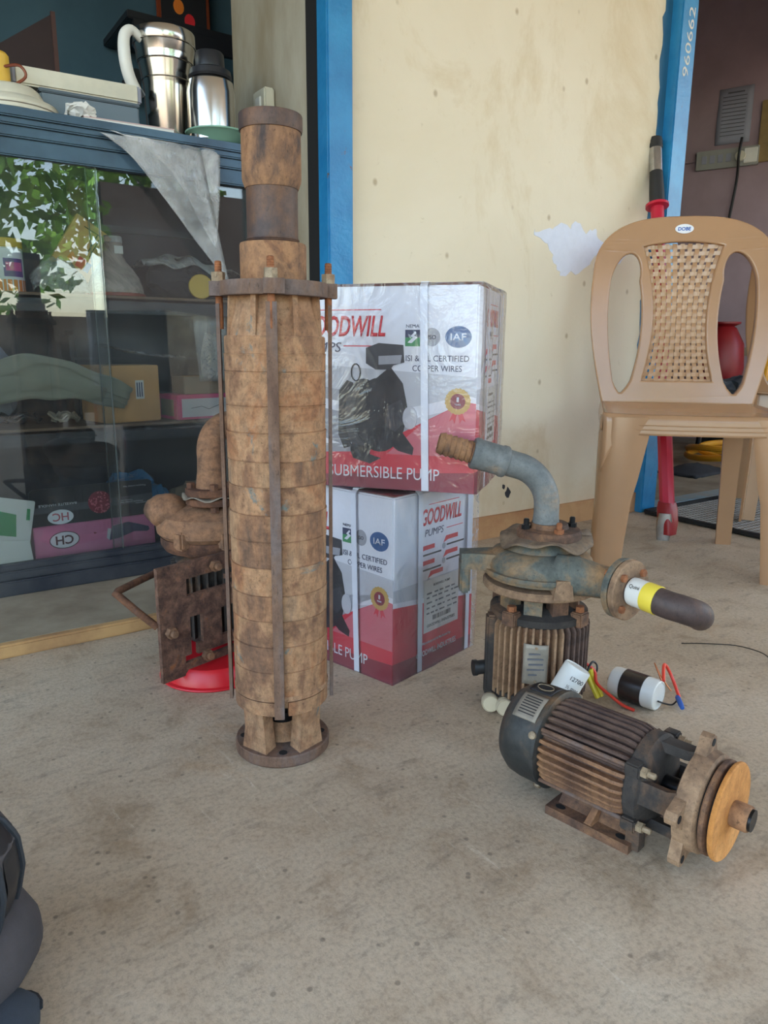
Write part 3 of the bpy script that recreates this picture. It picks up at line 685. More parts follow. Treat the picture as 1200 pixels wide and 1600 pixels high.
for s_, nm, mt in ((-.004, 'nozzle_flange', 'green_cast'), (.0075, 'pipe_flange', 'flange_tan')):
    B().lathe([(.016, 0), (.0405, 0), (.042, .0015), (.042, .0085), (.0405, .010), (.016, .010)], aim(nf+nd*s_, nd), 40).build(nm, mt, U)
sx_ = Vector((-nd.y, nd.x, 0))
for a in (45, 135, 225, 315):
    c_ = nf+sx_*(.031*math.cos(R(a)))+Vector((0, 0, .031*math.sin(R(a))))
    B().prism(hexa(.0058), 0, .006, aim(c_-nd*.010, nd)).build('flange_bolt', 'bolt_rust', U); B().prism(hexa(.0055), 0, .005, aim(c_+nd*.0175, nd)).build('flange_nut', 'bolt_rust', U)
d2 = Vector((.80, -.60, 0)).normalized()
p0 = nf+nd*.016; pth = [p0]+[p0+nd*.025, p0+nd*.055+Vector((.002, 0, -.004)), p0+nd*.070+Vector((.010, .003, -.007)), p0+nd*.078+Vector((.022, .008, -.012)), p0+nd*.078+Vector((.034, .016, -.018)), p0+nd*.074+Vector((.043, .024, -.024))]
B().tube(spline(pth, 4), .0185, 24).build('suction_pipe', 'pipe_brown', U)
B().tube([p0+nd*.004, p0+nd*.008, p0+nd*.026+Vector((0,0,-.001))], [.0192, .0196, .0195], 24).build('paper_tag', 'paper', U)
B().tube([p0+nd*.0255+Vector((0,0,-.001)), p0+nd*.027+Vector((0,0,-.001)), p0+nd*.045+Vector((.001, 0, -.0025))], [.0190, .0198, .0197], 24).build('tape_band', 'yellow_tape', U)
for k, s_ in enumerate(('Quini', '2HP1')):
    side = (Vector((-.81, -.586, 0))).normalized()
    text('tag_writing', s_, .016-.004*k, 'ink', U, frame(p0+nd*.0165+side*.0160+Vector((0, 0, .0118-.008*k)), nd+Vector((0, 0, -.0)), Vector((0, 0, .85))-side*.55))
# outlet side
gk = B(); gk.grid(lambda u, v: Vector(((.012+.060*(.3+.7*v))*math.cos(2*PI*u)+.006, (.012+.060*(.3+.7*v))*math.sin(2*PI*u), .2675+(.007*math.sin(3*2*PI*u+.8)+.004*math.sin(7*2*PI*u)-.006)*v*v)), 48, 5)
gk.build('rubber_gasket', rusty('gasket', [(.35, S(84, 72, 62)), (.5, S(130, 108, 86)), (.7, S(104, 96, 88))], 20, bump=.3), U, 60, .002)
B().lathe([(.0, .263), (.046, .263), (.05, .266), (.05, .275), (.047, .278), (.03, .280), (.028, .287), (0, .287)], T(.01, 0, 0), 40).build('outlet_flange', 'motor_rust', U)
for a in (10, 100, 190, 280):
    m = T(.01+.038*math.cos(R(a)), .038*math.sin(R(a)), 0)
    B().prism(hexa(.0075), .277, .285, m).lathe([(.0045, .285), (.0045, .293), (.003, .2945)], m, 10).build('outlet_bolt', 'dark_steel' if a in (10, 190) else 'bolt_rust', U)
arc = [Vector((.004, 0, .280)), Vector((.004, 0, .30))]+[Vector((.004-.062+.062*math.cos(R(q)), 0, .312+.062*math.sin(R(q)))) for q in range(0, 79, 6)]
e_ = arc[-1]; dd = (arc[-1]-arc[-2]).normalized()
arc.append(e_+dd*.022)
B().tube(arc, [.0215, .0195]+[.0195]*(len(arc)-2), 24).build('outlet_elbow', 'grey_pipe', U)
q0 = arc[-1]; mm = aim(q0, dd)
B().lathe([(.015, -.006), (.0215, -.006), (.0235, -.003), (.0235, .003), (.022, .006), (.0225, .038), (.0235, .042), (.0235, .047), (.0215, .050), (.013, .050)], mm, 32).build('pipe_socket', 'grey_pipe', U)
pf = [(.012, .048), (.0155, .050)]
for k in range(6): pf += [(.0155, .052+.0085*k), (.0172, .0535+.0085*k), (.0152, .0595+.0085*k)]
pf += [(.0145, .104), (.0105, .104), (.0105, .06)]
B().lathe(pf, mm, 28, cap=False).build('hose_nipple', 'coupling_rust', U)

# pale round ends by the motor foot
for k, (x, y, lab) in enumerate(((.758, .800, 'left of the two cream bottle caps under the upright motor'), (.768, .777, 'right of the two cream bottle caps under the upright motor'))):
    t = thing('bottle_cap', lab, 'bottle cap', (x, y, 0), 0, 'cream bottle caps under the motor')
    d = Vector((-.62, -.75, .12)).normalized(); m = aim(Vector((.012, .014, .0152)), d)
    B().lathe([(.0, -.008), (.0128, -.008), (.0140, -.004), (.0142, .012), (.0134, .0155), (.0125, .0165), (.0115, .0155), (0, .0155)], m, 32).build('cap_shell', 'cap_cream', t)
    B().lathe([(.0142, .004), (.0147, .005), (.0147, .007), (.0142, .008)], m, 32, cap=False).build('cap_ridge', 'cap_cream', t)

# ---------------------------------------------------------------- lying motor
Q = thing('electric_motor', 'rusty finned electric motor lying on its foot with an orange disc at the end', 'motor', (.715, .520, 0), -79)
Q.scale = (1.04, 1.05, 1.05)
AZ = .066
def ax_(s_): return T(s_, 0, AZ) @ Matrix.Rotation(PI/2, 4, 'Y')       # local z along the shaft
cw = B(); cw.lathe([(0, -.142), (.040, -.142), (.052, -.138), (.0595, -.126), (.0615, -.112), (.0615, -.086), (.0630, -.085), (.0630, -.080), (.0605, -.079), (0, -.079)], ax_(0), 56); cw.build('fan_cowl', 'cowl_black', Q, 40)
B().lathe([(0, -.08), (.0475, -.08), (.0475, .036), (0, .036)], ax_(0), 48).build('motor_body', 'motor_rust', Q)
fm = {}
for k in range(34):
    a = 360*k/34
    if 245 < a < 295: continue           # under the body, where the foot is
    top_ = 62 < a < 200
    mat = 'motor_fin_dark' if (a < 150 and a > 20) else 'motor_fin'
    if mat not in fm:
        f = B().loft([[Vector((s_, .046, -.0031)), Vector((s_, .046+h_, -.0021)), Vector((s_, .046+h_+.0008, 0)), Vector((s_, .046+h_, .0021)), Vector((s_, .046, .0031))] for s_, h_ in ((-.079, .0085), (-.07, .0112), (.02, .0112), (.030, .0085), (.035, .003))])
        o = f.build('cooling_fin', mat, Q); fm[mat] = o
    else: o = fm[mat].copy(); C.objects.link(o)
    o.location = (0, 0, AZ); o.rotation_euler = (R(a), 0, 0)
fo = B()
fo.prism([(-.060, -.060), (.048, -.060), (.048, .060), (-.060, .060)], 0, .011)
fo.loft([[Vector((x, y, z)) for x, y in ((-.052, -s_), (.040, -s_), (.040, s_), (-.052, s_))] for z, s_ in ((.0105, .044), (.018, .036), (.030, .034))])
ft = fo.build('motor_foot', 'motor_rust', Q)
for y in (-1, 1):
    B().loft([[Vector((x, y*yy, z)) for x, z in ((-.010, .010), (.002, .010), (.0, .010+h_), (-.008, .010+h_))] for yy, h_ in ((.030, .026), (.044, .012), (.058, .003))]).build('gusset', 'motor_fin', ft)
    for x in (-.045, .034): B().prism(ell(.0065, .0045, 16, x, y*.050), .0108, .0114).build('bolt_slot', 'mat_edge', ft)
def cowl_pt(s_, a, r_=.0618): return Vector((s_, r_*math.cos(a), AZ+r_*math.sin(a)))
npb = B(); npb.grid(lambda u, v: cowl_pt(-.122+.034*u, R(108+34*v), .0622 if u > .3 else .0612), 6, 10)
npl = npb.build('nameplate', 'plate_metal', Q, 60, .001)
for k in range(7):
    bb = B(); bb.grid(lambda u, v: cowl_pt(-.116+.023*u, R(113+3.6*k+1.2*v), .0632), 2, 1); bb.build('print_line', 'ink', npl, 0, .0004)
bb = B(); bb.grid(lambda u, v: cowl_pt(-.121+.032*u, R(78+24*v), .0622), 6, 8); bd = bb.build('brand_badge', 'black_plastic', Q, 60, .0008)
for r0 in (.4,):
    bb = B(); bb.tube([cowl_pt(-.105+.011*math.cos(a), R(90+7*math.sin(a)), .0632) for a in [2*PI*k/24 for k in range(25)]], .0006, 5); bb.build('badge_ring', 'bolt', bd)
for a in (155, 40, 230, 320):
    c_ = cowl_pt(-.085, R(a), .0625); n_ = (c_-Vector((-.085, 0, AZ))).normalized()
    B().lathe([(.0, 0), (.0052, 0), (.0048, .003), (0, .0042)], aim(c_, n_), 14).build('cowl_screw', 'bolt', Q)
es = B(); es.lathe([(0, .030), (.050, .030), (.0555, .034), (.0555, .048), (.050, .052), (.040, .058), (0, .058)], ax_(0), 48); es.build('end_shield', 'black_cast', Q)
for a in (35, 145, 215, 325):
    y, z = .0585*math.cos(R(a)), AZ+.0585*math.sin(R(a))
    B().box((.042, y, z), (.018, .016, .016), Matrix(), .002).build('tie_lug', 'black_cast', Q)
    B().cyl((-.078, y, z), (.05, y, z), .0026, 10).build('tie_bolt', 'strap_rust', Q)
    B().prism(hexa(.0062), .051, .058, T(0, y, z) @ Matrix.Rotation(PI/2, 4, 'Y')).lathe([(.0035, .058), (.0035, .066), (.0025, .067)], T(0, y, z) @ Matrix.Rotation(PI/2, 4, 'Y'), 10).build('tie_nut', 'bolt', Q)
for a in (80, 170, 250, 350):
    m = T(0, 0, AZ) @ Matrix.Rotation(R(a), 4, 'X')
    B().loft([[m @ Vector((s_, y_, x_)) for y_, x_ in ((r_-.011, -w_), (r_, -w_), (r_, w_), (r_-.011, w_))] for s_, r_, w_ in ((.034, .054, .018), (.05, .051, .013), (.08, .051, .013), (.092, .055, .018))]).build('bracket_arm', 'black_cast', Q)
lg = B(); lg.loft([[Vector((x, y, z)) for x, y in ((.040, -.052), (.056, -.052), (.056, -.036), (.040, -.036))] for z in (.003, .03)]); lg.build('shield_leg', 'black_cast', Q)
B().cyl((.03, 0, AZ), (.155, 0, AZ), .012, 20).build('shaft', 'dark_steel', Q)
fg = B(); fg.lathe([(.02, .088), (.050, .088), (.057, .091), (.057, .104), (.0555, .107), (.0555, .112), (.052, .114), (.02, .114)], ax_(0), 56)
for a in (82, 172, 226, 352):
    m = T(0, 0, AZ) @ Matrix.Rotation(R(a), 4, 'X')
    ear = [(.045, -.022), (.058, -.014), (.066, -.0095), (.073, -.007), (.0765, 0), (.073, .007), (.066, .0095), (.058, .014), (.045, .022)]
    fg.loft([[m @ Vector((s_, r_, x_)) for r_, x_ in ear] for s_ in (.090, .103)])
fg.build('mounting_flange', 'flange_tan', Q)
for a in (82, 172, 226, 352):
    m = T(0, 0, AZ) @ Matrix.Rotation(R(a), 4, 'X')
    B().cyl(m @ Vector((.1025, .0675, 0)), m @ Vector((.1036, .0675, 0)), .0045, 14).build('ear_hole', 'mat_edge', Q)
B().lathe([(.02, .1135), (.047, .1135), (.047, .118), (.02, .118)], ax_(0), 48).build('seal_groove', 'mat_edge', Q)
B().lathe([(.02, .1165), (.0515, .1165), (.053, .118), (.053, .122), (.0505, .1235), (.02, .1235)], ax_(0), 56).build('impeller_back', 'motor_rust', Q)
B().lathe([(.02, .123), (.044, .123), (.044, .128), (.02, .128)], ax_(0), 48).build('impeller_gap', 'mat_edge', Q)
B().lathe([(.012, .1275), (.0535, .1275), (.0545, .129), (.0545, .1315), (.053, .133), (.018, .1335), (.012, .1335)], ax_(0), 56).build('impeller_disc', 'disc_orange', Q)
B().lathe([(.0095, .1335), (.0135, .133), (.0145, .136), (.0145, .150), (.0135, .152), (.0105, .152), (.0100, .142), (0, .142)], ax_(0), 32).build('shaft_boss', 'coupling_rust', Q)

# ---------------------------------------------------------------- capacitors and their wires
t = thing('capacitor', 'white motor capacitor with handwriting leaning between the two motors', 'capacitor', (.797, .708, 0))
c0 = Vector((-.014, .006, .010)); dC = Vector((.030, -.014, .058)).normalized(); mC = aim(c0, dC)
B().lathe([(0, 0), (.0195, 0), (.021, .002), (.021, .108), (.0195, .1105), (.0185, .1095), (0, .1095)], mC, 36).build('capacitor_can', 'white_plastic', t)
for k, s_ in enumerate(('12700', '½ mac')):
    sd_ = Vector((-.55, -.83, 0)); sd_ = (sd_-dC*sd_.dot(dC)).normalized(); rt = dC.cross(sd_).normalized()
    if rt.z > 0: pass
    up2 = dC
    nrm = sd_; u_ = up2.cross(nrm).normalized()
    text('handwriting', s_, .021, 'ink', t, frame(c0+dC*(.094-.014*k)+nrm*.0212, u_, up2), .0)
t = thing('capacitor', 'white motor capacitor wrapped in black tape lying on the floor', 'capacitor', (.990, .697, 0))
d = Vector((.19, -.98, 0)).normalized(); m = aim(Vector((0, 0, .0255))-d*.043, d)
B().lathe([(0, 0), (.020, 0), (.0245, .003), (.0255, .008), (.0255, .078), (.0245, .081), (.0225, .082), (.0215, .0805), (0, .0805)], m, 40).build('capacitor_can', 'white_plastic', t)
B().lathe([(.0252, .022), (.0266, .0225), (.0266, .060), (.0252, .0605)], m, 40, cap=False).build('tape_wrap', 'black_tape', t)
B().cyl(Vector((0, 0, .0255))-d*.043, Vector((0, 0, .0255))-d*.051, .004, 10).build('mounting_stud', 'bolt', t)
e0 = Vector((.0, 0, .028))+d*.037
for nm, mt, pts, r_ in (('red_wire', 'wire_red', [e0+Vector((.012, 0, .020)), e0+Vector((.04, .02, .034)), e0+Vector((.062, .02, .010)), e0+Vector((.052, -.006, -.018))], .0028),
                        ('copper_wire', 'copper', [e0+Vector((.006, .0, .022)), e0+Vector((.02, .025, .040)), e0+Vector((.036, .02, .012)), e0+Vector((.046, .006, -.010))], .001),
                        ('black_wire', 'wire_black', [e0+Vector((-.004, -.004, -.01)), e0+Vector((.016, -.004, -.020)), e0+Vector((.03, -.008, -.024)), e0+Vector((.046, -.006, -.022))], .0014)):
    B().tube(spline(pts, 6), r_, 8).build(nm, mt, t)
for k in range(2):
    p = e0+Vector((.050-.008*k, -.004-.008*k, -.018)); dk = Vector((-.55, -.62, -.10)).normalized()
    B().lathe([(.0024, -.004), (.0042, 0), (.0042, .014), (.0034, .022), (.002, .023)], aim(p, dk), 12).build('wire_connector', 'wire_blue', t)
t = tag(B().tube(spline([(.912, .770, .058), (.934, .766, .060), (.948, .752, .046), (.942, .740, .03), (.948, .716, .016), (.954, .694, .006), (.96, .676, .003)], 6), .0026, 8).build('red_wire', 'wire_red'), 'thin red wire running from the handwritten capacitor past the yellow tape', 'wire')
t = thing('taped_wire', 'yellow taped wire joint dangling between the two capacitors', 'wire', (.936, .752, 0))
for dx, dz in ((0, 0), (.010, .004)):
    B().tube(spline([(dx-.004, .004, .046+dz), (dx, .0, .034), (dx+.004, -.008, .018), (dx+.008, -.014, .004)], 5), [.0042]*16, 8).build('tape_tail', 'wire_yellow', t)
B().tube(spline([(-.002, .004, .046), (.012, .006, .060), (.022, .004, .054), (.018, -.0, .044), (.008, .002, .040)], 5), .0018, 8).build('black_lead', 'wire_black', t)

# ---------------------------------------------------------------- plastic chair
def chair(label, loc, rz):
    t = thing('plastic_chair', label, 'chair', loc, rz, 'brown plastic chairs')
    SH = .412
    def bend(o, fn):
        for v in o.data.vertices: v.co = fn(v.co)
    # seat: a shallow dished slab
    sb = B()
    def edge(x):  return .232-.036*x
    def seat_z(u, v): return SH+.010*v*v+.004*abs(2*u-1)**3-.010*math.sin(PI*u)*math.sin(PI*min(1, v*1.1))
    def sf(u, v):
        y = .39*v; wd = .232-.030*v; return Vector(((2*u-1)*wd, y, seat_z(u, v)))
    sb.grid(sf, 20, 14)
    o = sb.build('seat', 'chair', t, 60, .006)
    # front apron: rounded over the front edge, arching into the legs
    ab = B()
    def af(u, v):
        x = (2*u-1)*.235; q = abs(2*u-1); drop = .046+.10*max(0, (q-.70)/.30)**2.4
        if v < .35: a = v/.35*PI/2; return Vector((x, -.0-.012*math.sin(a)+.006, SH+.002-.012*(1-math.cos(a))+.004*q**3))
        return Vector((x, -.006-.006*(v-.35), SH-.010-(drop-.010)*(v-.35)/.65+.004*q**3))
    ab.grid(af, 40, 10); ab.build('front_apron', 'chair', t, 60, .005)
    for k in range(2):
        B().tube([af(u, .55+.2*k)+Vector((0, -.003, 0)) for u in [.14+.72*i/24 for i in range(25)]], .0016, 6).build('apron_bead', 'chair', t)
    for sx in (-1, 1):
        sidb = B(); sidb.grid(lambda u, v: Vector((sx*(.232-.030*u+.002+.004*math.sin(v*PI/2)), .39*u, seat_z(1, u)+.002-.042*v)), 14, 5); sidb.build('side_apron', 'chair', t, 60, .005)
        # front leg: broad curved channel wrapping the corner
        sec = [(-.058, -.010), (-.050, -.016), (-.020, -.020), (.020, -.020), (.046, -.014), (.056, -.002), (.060, .03), (.058, .062), (.050, .064), (.048, .034), (.044, .008), (.030, -.006), (-.02, -.008), (-.052, -.002)]
        lb = B(); rs = []
        for z, sc_, px_, py_ in ((SH-.002, 1.0, .178, .008), (SH-.05, 1.0, .180, .006), (SH-.16, .84, .190, .002), (.2, .74, .196, -.002), (.09, .66, .202, -.006), (0, .60, .206, -.010)):
            rs.append([Vector((sx*(px_+x*sc_), py_+y*sc_, z)) for x, y in sec])
        lb.loft(rs); lb.build('leg', 'chair', t, 50)
        sec2 = [(-.026, -.022), (.024, -.022), (.030, .030), (.022, .032), (.016, -.012), (-.026, -.012)]
        lb = B(); rs = []
        for z, sc_, px_, py_ in ((SH+.008, 1.15, .165, .355), (.2, .95, .172, .375), (0, .85, .180, .395)):
            rs.append([Vector((sx*(px_+x*sc_), py_+y*sc_, z)) for x, y in sec2])
        lb.loft(rs); lb.build('leg', 'chair', t, 40)
    # backrest from a flat outline with two openings, leaned and bowed
    hb = .522
    outer = [(-.205, 0)]
    for q in [i/14 for i in range(1, 15)]: outer.append((-(.205+.044*math.sin(PI*.62*q)), .36*q*1.0))
    xe = -outer[-1][0]
    for q in [i/20 for i in range(1, 40)]:
        a = PI-PI*q/2; ca, sa = math.cos(a), math.sin(a)
        outer.append((xe*math.copysign(abs(ca)**.72, ca), .36+(hb-.36)*abs(sa)**.85))
    outer += [(-x, y) for x, y in outer[:15][::-1]]
    def hole(sx):
        def inner(y): return win(y)+.022
        def outr(y): return .205+.044*math.sin(PI*.62*min(1, y/.36))-.044+.012*(1-min(1, y/.36))
        lo, hi = [], []
        for i in range(19):
            y = .020+(.345-.020)*i/18; k = min(1, (i+.6)/2.0); mid = (inner(y)+outr(y))/2; hw = (outr(y)-inner(y))/2
            lo.append((mid-hw*k, y)); hi.append((mid+hw*k, y))
        mid = (inner(.345)+outr(.345))/2; hw = (outr(.345)-inner(.345))/2
        cap_ = [(mid-.012*math.sin(R(q))+hw*math.cos(R(q)), .345+.082*math.sin(R(q))) for q in range(12, 180, 12)]
        return [(sx*x, y) for x, y in lo+cap_[::-1]+hi[::-1]]
    def win(y): return .078+.040*abs((y-.23)/.22)**2.0
    panel = [(-win(.055+.39*i/20), .055+.39*i/20+.0) for i in range(21)]
    topc = [(win(.445)*(-1+2*i/10), .445+.014*(1-(1-2*i/10)**2)) for i in range(1, 10)]
    panel += topc + [(-x, y) for x, y in panel[::-1]]
    cu = bpy.data.curves.new('back', 'CURVE'); cu.dimensions = '2D'; cu.fill_mode = 'BOTH'; cu.extrude = .008; cu.bevel_depth = .005; cu.bevel_resolution = 2
    for pts in (outer, hole(1), hole(-1), panel):
        sp = cu.splines.new('POLY'); sp.points.add(len(pts)-1); sp.use_cyclic_u = True
        for p, (x, y) in zip(sp.points, pts): p.co = (x, y, 0, 1)
    tmp = bpy.data.objects.new('back', cu); me = bpy.data.meshes.new_from_object(tmp); bpy.data.objects.remove(tmp)
    def backpos(x, y, d): return Vector((x, .372+.17*y+.10*y*y*.3-.045*(1-(x/.25)**2)*0+.03*(x/.25)**2*-1.0+d, SH+.014+y))
    bm_ = bmesh.new(); bm_.from_mesh(me); bmesh.ops.triangulate(bm_, faces=bm_.faces[:])
    for _ in range(4):
        es = [e for e in bm_.edges if e.calc_length() > .028]
        if es: bmesh.ops.subdivide_edges(bm_, edges=es, cuts=1); bmesh.ops.triangulate(bm_, faces=bm_.faces[:])
    bm_.to_mesh(me); bm_.free()
    for v in me.vertices: v.co = backpos(v.co.x, v.co.y, -v.co.z)
    me.name = 'backrest'; me.materials.append(M['chair']); me.shade_smooth(); me.set_sharp_from_angle(angle=R(40))
    bo = bpy.data.objects.new('backrest', me); C.objects.link(bo); bo.parent = t
    # woven panel: real strands going over and under
    wb = B(); nc, nr = 11, 21
    def strand(pts, hw, axis):
        rings = []
        for x, y, d in pts:
            a = Vector((hw, 0, 0)) if axis == 0 else Vector((0, 0, hw)); c_ = backpos(x, y, d)
            rings.append([c_-a, c_+a, c_+a+Vector((0, .002, 0)), c_-a+Vector((0, .002, 0))])
        wb.loft(rings)
    for i in range(nc):
        u = (i+.5)/nc*2-1; pts = []
        for k in range(nr*2+1):
            y = .05+.40*k/(nr*2); pts.append((u*win(y), y, (.0024 if (i % 2) else -.0024)*math.sin(PI*k/2+PI/2*0)))
        strand(pts, .0062, 0)
    for j in range(nr):
        y = .05+.40*(j+.5)/nr; pts = []
        for k in range(nc*2+1):
            u = -1+2*k/(nc*2); pts.append((u*(win(y)+.004), y, (-.0024 if (j % 2) else .0024)*math.sin(PI*k/2)))
        strand(pts, .0058, 1)
    wb.build('woven_panel', 'chair', t, 50)
    bdg = B().prism(ell(.0255, .0135, 28), 0, .0015, frame(backpos(.0, .490, -.0140), (1, 0, 0), backpos(0, .51, 0)-backpos(0, .48, 0))).build('maker_badge', 'print_white', t, 0)
    text('badge_lettering', 'DOBE', .036, 'wire_blue', bdg, frame(backpos(.0, .490, -.0158), (1, 0, 0), backpos(0, .51, 0)-backpos(0, .48, 0)), .03, .1)
    return t
ch1 = chair('brown plastic chair with woven back panel standing against the yellow wall', (1.672, 1.058, 0), -45)
ch2 = dup(ch1); ch2.location = (2.80, 1.34, .0145); ch2.rotation_euler = (0, 0, R(120))
ch2['label'] = 'brown plastic chair mostly out of frame behind the first at the right edge'

# ---------------------------------------------------------------- old rusty pump on a red basin
t = thing('plastic_basin', 'upturned red plastic basin on the floor under the old rusty pump', 'basin', (.452, 1.208, 0))
B().lathe([(.090, .0), (.094, .001), (.094, .004), (.089, .006), (.084, .028), (.078, .034), (0, .034)], None, 56).build('basin_bowl', 'red_plastic', t)
B().tube([(.0935*math.cos(2*PI*k/48), .0935*math.sin(2*PI*k/48), .0026) for k in range(49)], .0022, 8).build('basin_rim', 'red_plastic', t)
O = thing('old_water_pump', 'old rust-covered water pump with slotted iron plate behind the tall pump', 'pump', (.490, 1.290, .0), 16)
B().lathe([(0, .0345), (.052, .0345), (.068, .05), (.068, .19), (.05, .2), (0, .2)], T(0, 0, 0), 36).build('motor_body', 'black_cast', O)
f0 = None
for k in range(32):
    if f0 is None: f0 = B().box((.0715, 0, .12), (.011, .0035, .135)).build('cooling_fin', 'black_cast', O); o = f0
    else: o = f0.copy(); C.objects.link(o)
    o.rotation_euler = (0, 0, 2*PI*k/32)
pb = B()
def bar(x0, x1, z0, z1, d=.008): pb.box(((x0+x1)/2, -.092, (z0+z1)/2), (x1-x0, d, z1-z0))
bar(-.183, -.137, .025, .225); bar(.02, .06, .025, .225); bar(-.137, .02, .196, .225); bar(-.137, .02, .127, .166, .0078)
bar(-.137, -.128, .166, .196); bar(-.137, -.124, .06, .127); bar(-.098, -.058, .06, .127); bar(-.137, .02, .025, .047); bar(-.11, .02, .056, .075, .0078); bar(-.045, .02, .176, .184)
pb.build('slotted_plate', 'plate_rust', O)
for x, z in ((-.165, .112), (-.095, .05), (-.07, .207)):
    B().prism(hexa(.010), .096, .106, T(x, 0, z) @ RX(90)).lathe([(.006, .106), (.006, .113), (0, .114)], T(x, 0, z) @ RX(90), 12).build('plate_bolt', 'old_rust', O)
for x in (.05,): B().box((x, -.078, .12), (.03, .026, .12)).build('plate_bracket', 'dark_rust', O)
lp = [Vector((-.130, -.015, .192)), Vector((-.175, -.028, .190)), Vector((-.222, -.042, .187)), Vector((-.229, -.046, .185)), Vector((-.226, -.052, .181)), Vector((-.205, -.070, .152)), Vector((-.182, -.086, .124))]
B().tube(lp, .0062, 12).build('carrying_loop', 'dark_rust', O)
B().lathe([(0, .195), (.05, .195), (.062, .205), (.086, .212), (.092, .222), (.092, .236), (0, .236)], None, 44).build('back_plate', 'dark_rust', O)
B().lathe([(0, .235), (.088, .235), (.098, .245), (.100, .262), (.094, .278), (.07, .292), (.045, .298), (0, .30)], None, 44).build('volute_casing', 'old_rust', O)
B().ball((-.07, .035, .286), (.040, .04, .030), None, 4, .0025).build('volute_hump', 'old_rust', O, 80)
for a in (250, 200, 300): B().box((.088*math.cos(R(a)), .088*math.sin(R(a)), .243), (.03, .026, .034), None, .004).build('casing_ear', 'old_rust', O)
for z0, z1_, r_ in ((.300, .313, .046), (.317, .330, .046)):
    B().lathe([(0, z0), (r_-.002, z0), (r_, z0+.002), (r_, z1_-.002), (r_-.002, z1_), (0, z1_)], T(-.018, -.03, 0), 36).build('outlet_flange', 'dark_rust', O)
for a in (-60, -120, 30, 150):
    m = T(-.018+.036*math.cos(R(a)), -.03+.036*math.sin(R(a)), 0); B().prism(hexa(.008), .29, .34, m).build('flange_bolt', 'dark_rust', O)
gs = B(); gs.grid(lambda u, v: Vector((-.018+(.03+.022*v)*math.cos(2*PI*u), -.03+(.03+.022*v)*math.sin(2*PI*u), .315+.004*math.sin(6*2*PI*u)*v)), 36, 3); gs.build('gasket', 'plate_metal', O, 60, .0015)
arc = [Vector((-.018, -.03, .328)), Vector((-.018, -.03, .36))]+[Vector((-.018+.055-.055*math.cos(R(q)), -.03+.01*math.sin(R(q)), .385+.055*math.sin(R(q)))) for q in range(0, 121, 8)]
B().tube(arc, [.028, .0235]+[.0225]*(len(arc)-2), 24).build('outlet_elbow', 'old_rust', O)

# ---------------------------------------------------------------- display cabinet
K = thing('display_cabinet', 'dark metal display cabinet with sliding glass front full of shop clutter', 'cabinet', (0, 1.77, .028))
XL, XR, D = -.55, .835, .36
def kb(name, x0, x1, y0, y1, z0, z1_, mat, bev=.002): return B().box(((x0+x1)/2, (y0+y1)/2, (z0+z1_)/2-.028), (x1-x0, y1-y0, z1_-z0), bev=bev).build(name, mat, K)
rl = B()
for y0, y1, z0, z1_ in ((0, .03, .955, .99), (-.006, .03, .99, 1.012), (-.012, .03, 1.012, 1.026), (-.018, .03, 1.026, 1.045)): rl.box(((XL+XR)/2, (y0+y1)/2, (z0+z1_)/2-.028), (XR-XL, y1-y0, z1_-z0), bev=.003)
rl.build('top_rail', 'cabinet_blue', K)
kb('top_board', XL, XR, .02, D, 1.028, 1.045, 'cabinet')
rl = B()
for y0, y1, z0, z1_ in ((-.008, .03, .028, .062), (0, .03, .062, .082), (.004, .024, .082, .098)): rl.box(((XL+XR)/2, (y0+y1)/2, (z0+z1_)/2-.028), (XR-XL, y1-y0, z1_-z0), bev=.003)
rl.build('bottom_rail', 'cabinet', K)
kb('bottom_board', XL, XR, .02, D, .06, .082, 'cabinet_in')
kb('side_stile', XR-.028, XR, -.002, .03, .09, .96, 'cabinet'); kb('side_stile', XL, XL+.028, -.002, .03, .09, .96, 'cabinet')
kb('side_panel', XR-.01, XR, .03, D, .08, 1.03, 'cabinet_in'); kb('side_panel', XL, XL+.01, .03, D, .08, 1.03, 'cabinet_in')
kb('back_panel', XL, XR, D-.01, D, .08, 1.03, 'cabinet_in')
for z in (.395, .690):
    s_ = kb('shelf', XL+.01, XR-.01, .03, D-.01, z-.012, z, 'shelf_wood', 0); B().box(((XL+XR)/2, .036, z-.022-.028), (XR-XL-.02, .012, .036), bev=.002).build('shelf_edge', 'cabinet', s_)
for x0, x1, y, e in ((XL+.02, .455, .012, .452), (.43, XR-.02, .020, .433)):
    g_ = B().box(((x0+x1)/2, y, .527-.028), (x1-x0, .004, .87)).build('glass_pane', 'glass', K, 0)
    B().box((e, y, .527-.028), (.0012, .0044, .868)).build('pane_edge', 'glass_edge', g_)

# things on the bottom of the cabinet
def printed(name, parent, poly, F, mat, lay=1): return B().prism(poly, 0, .0004*lay, F).build(name, mat, parent, 0)
zb = .082
hb_ = thing('handle_box', 'black and pink box of pan handles standing upside down at the glass', 'box', (.405, 1.828, zb), 1.5)
B().box((0, .022, .0405), (.283, .044, .081), bev=.002).build('box_lower', 'box_pink', hb_, 0)
B().prism([(-.143, 0), (.143, 0), (.143, .082), (.134, .088), (-.134, .088), (-.143, .080)], 0, .0025, frame((0, .0085, .081), (1, 0, 0), (0, .03, 1))).build('box_lid', 'box_black', hb_, 0)
FB = frame((0, -.0, 0), (1, 0, 0), (0, 0, 1)); FLd = frame((0, .0085-.0001, .081), (1, 0, 0), (0, .03, 1))
FLd = FLd @ T(0, 0, .0025)
printed('lid_band', hb_, [(-.143, .030), (.143, .030), (.143, .052), (-.143, .044)], FLd, 'box_slate')
printed('lid_oval', hb_, ell(.029, .0175, 28, -.078, .018), FLd, 'print_white', 2)
text('lid_letters', 'HC', .036, 'print_pink', hb_, FLd @ T(-.078, .018, .0009) @ RZ(180), .015)
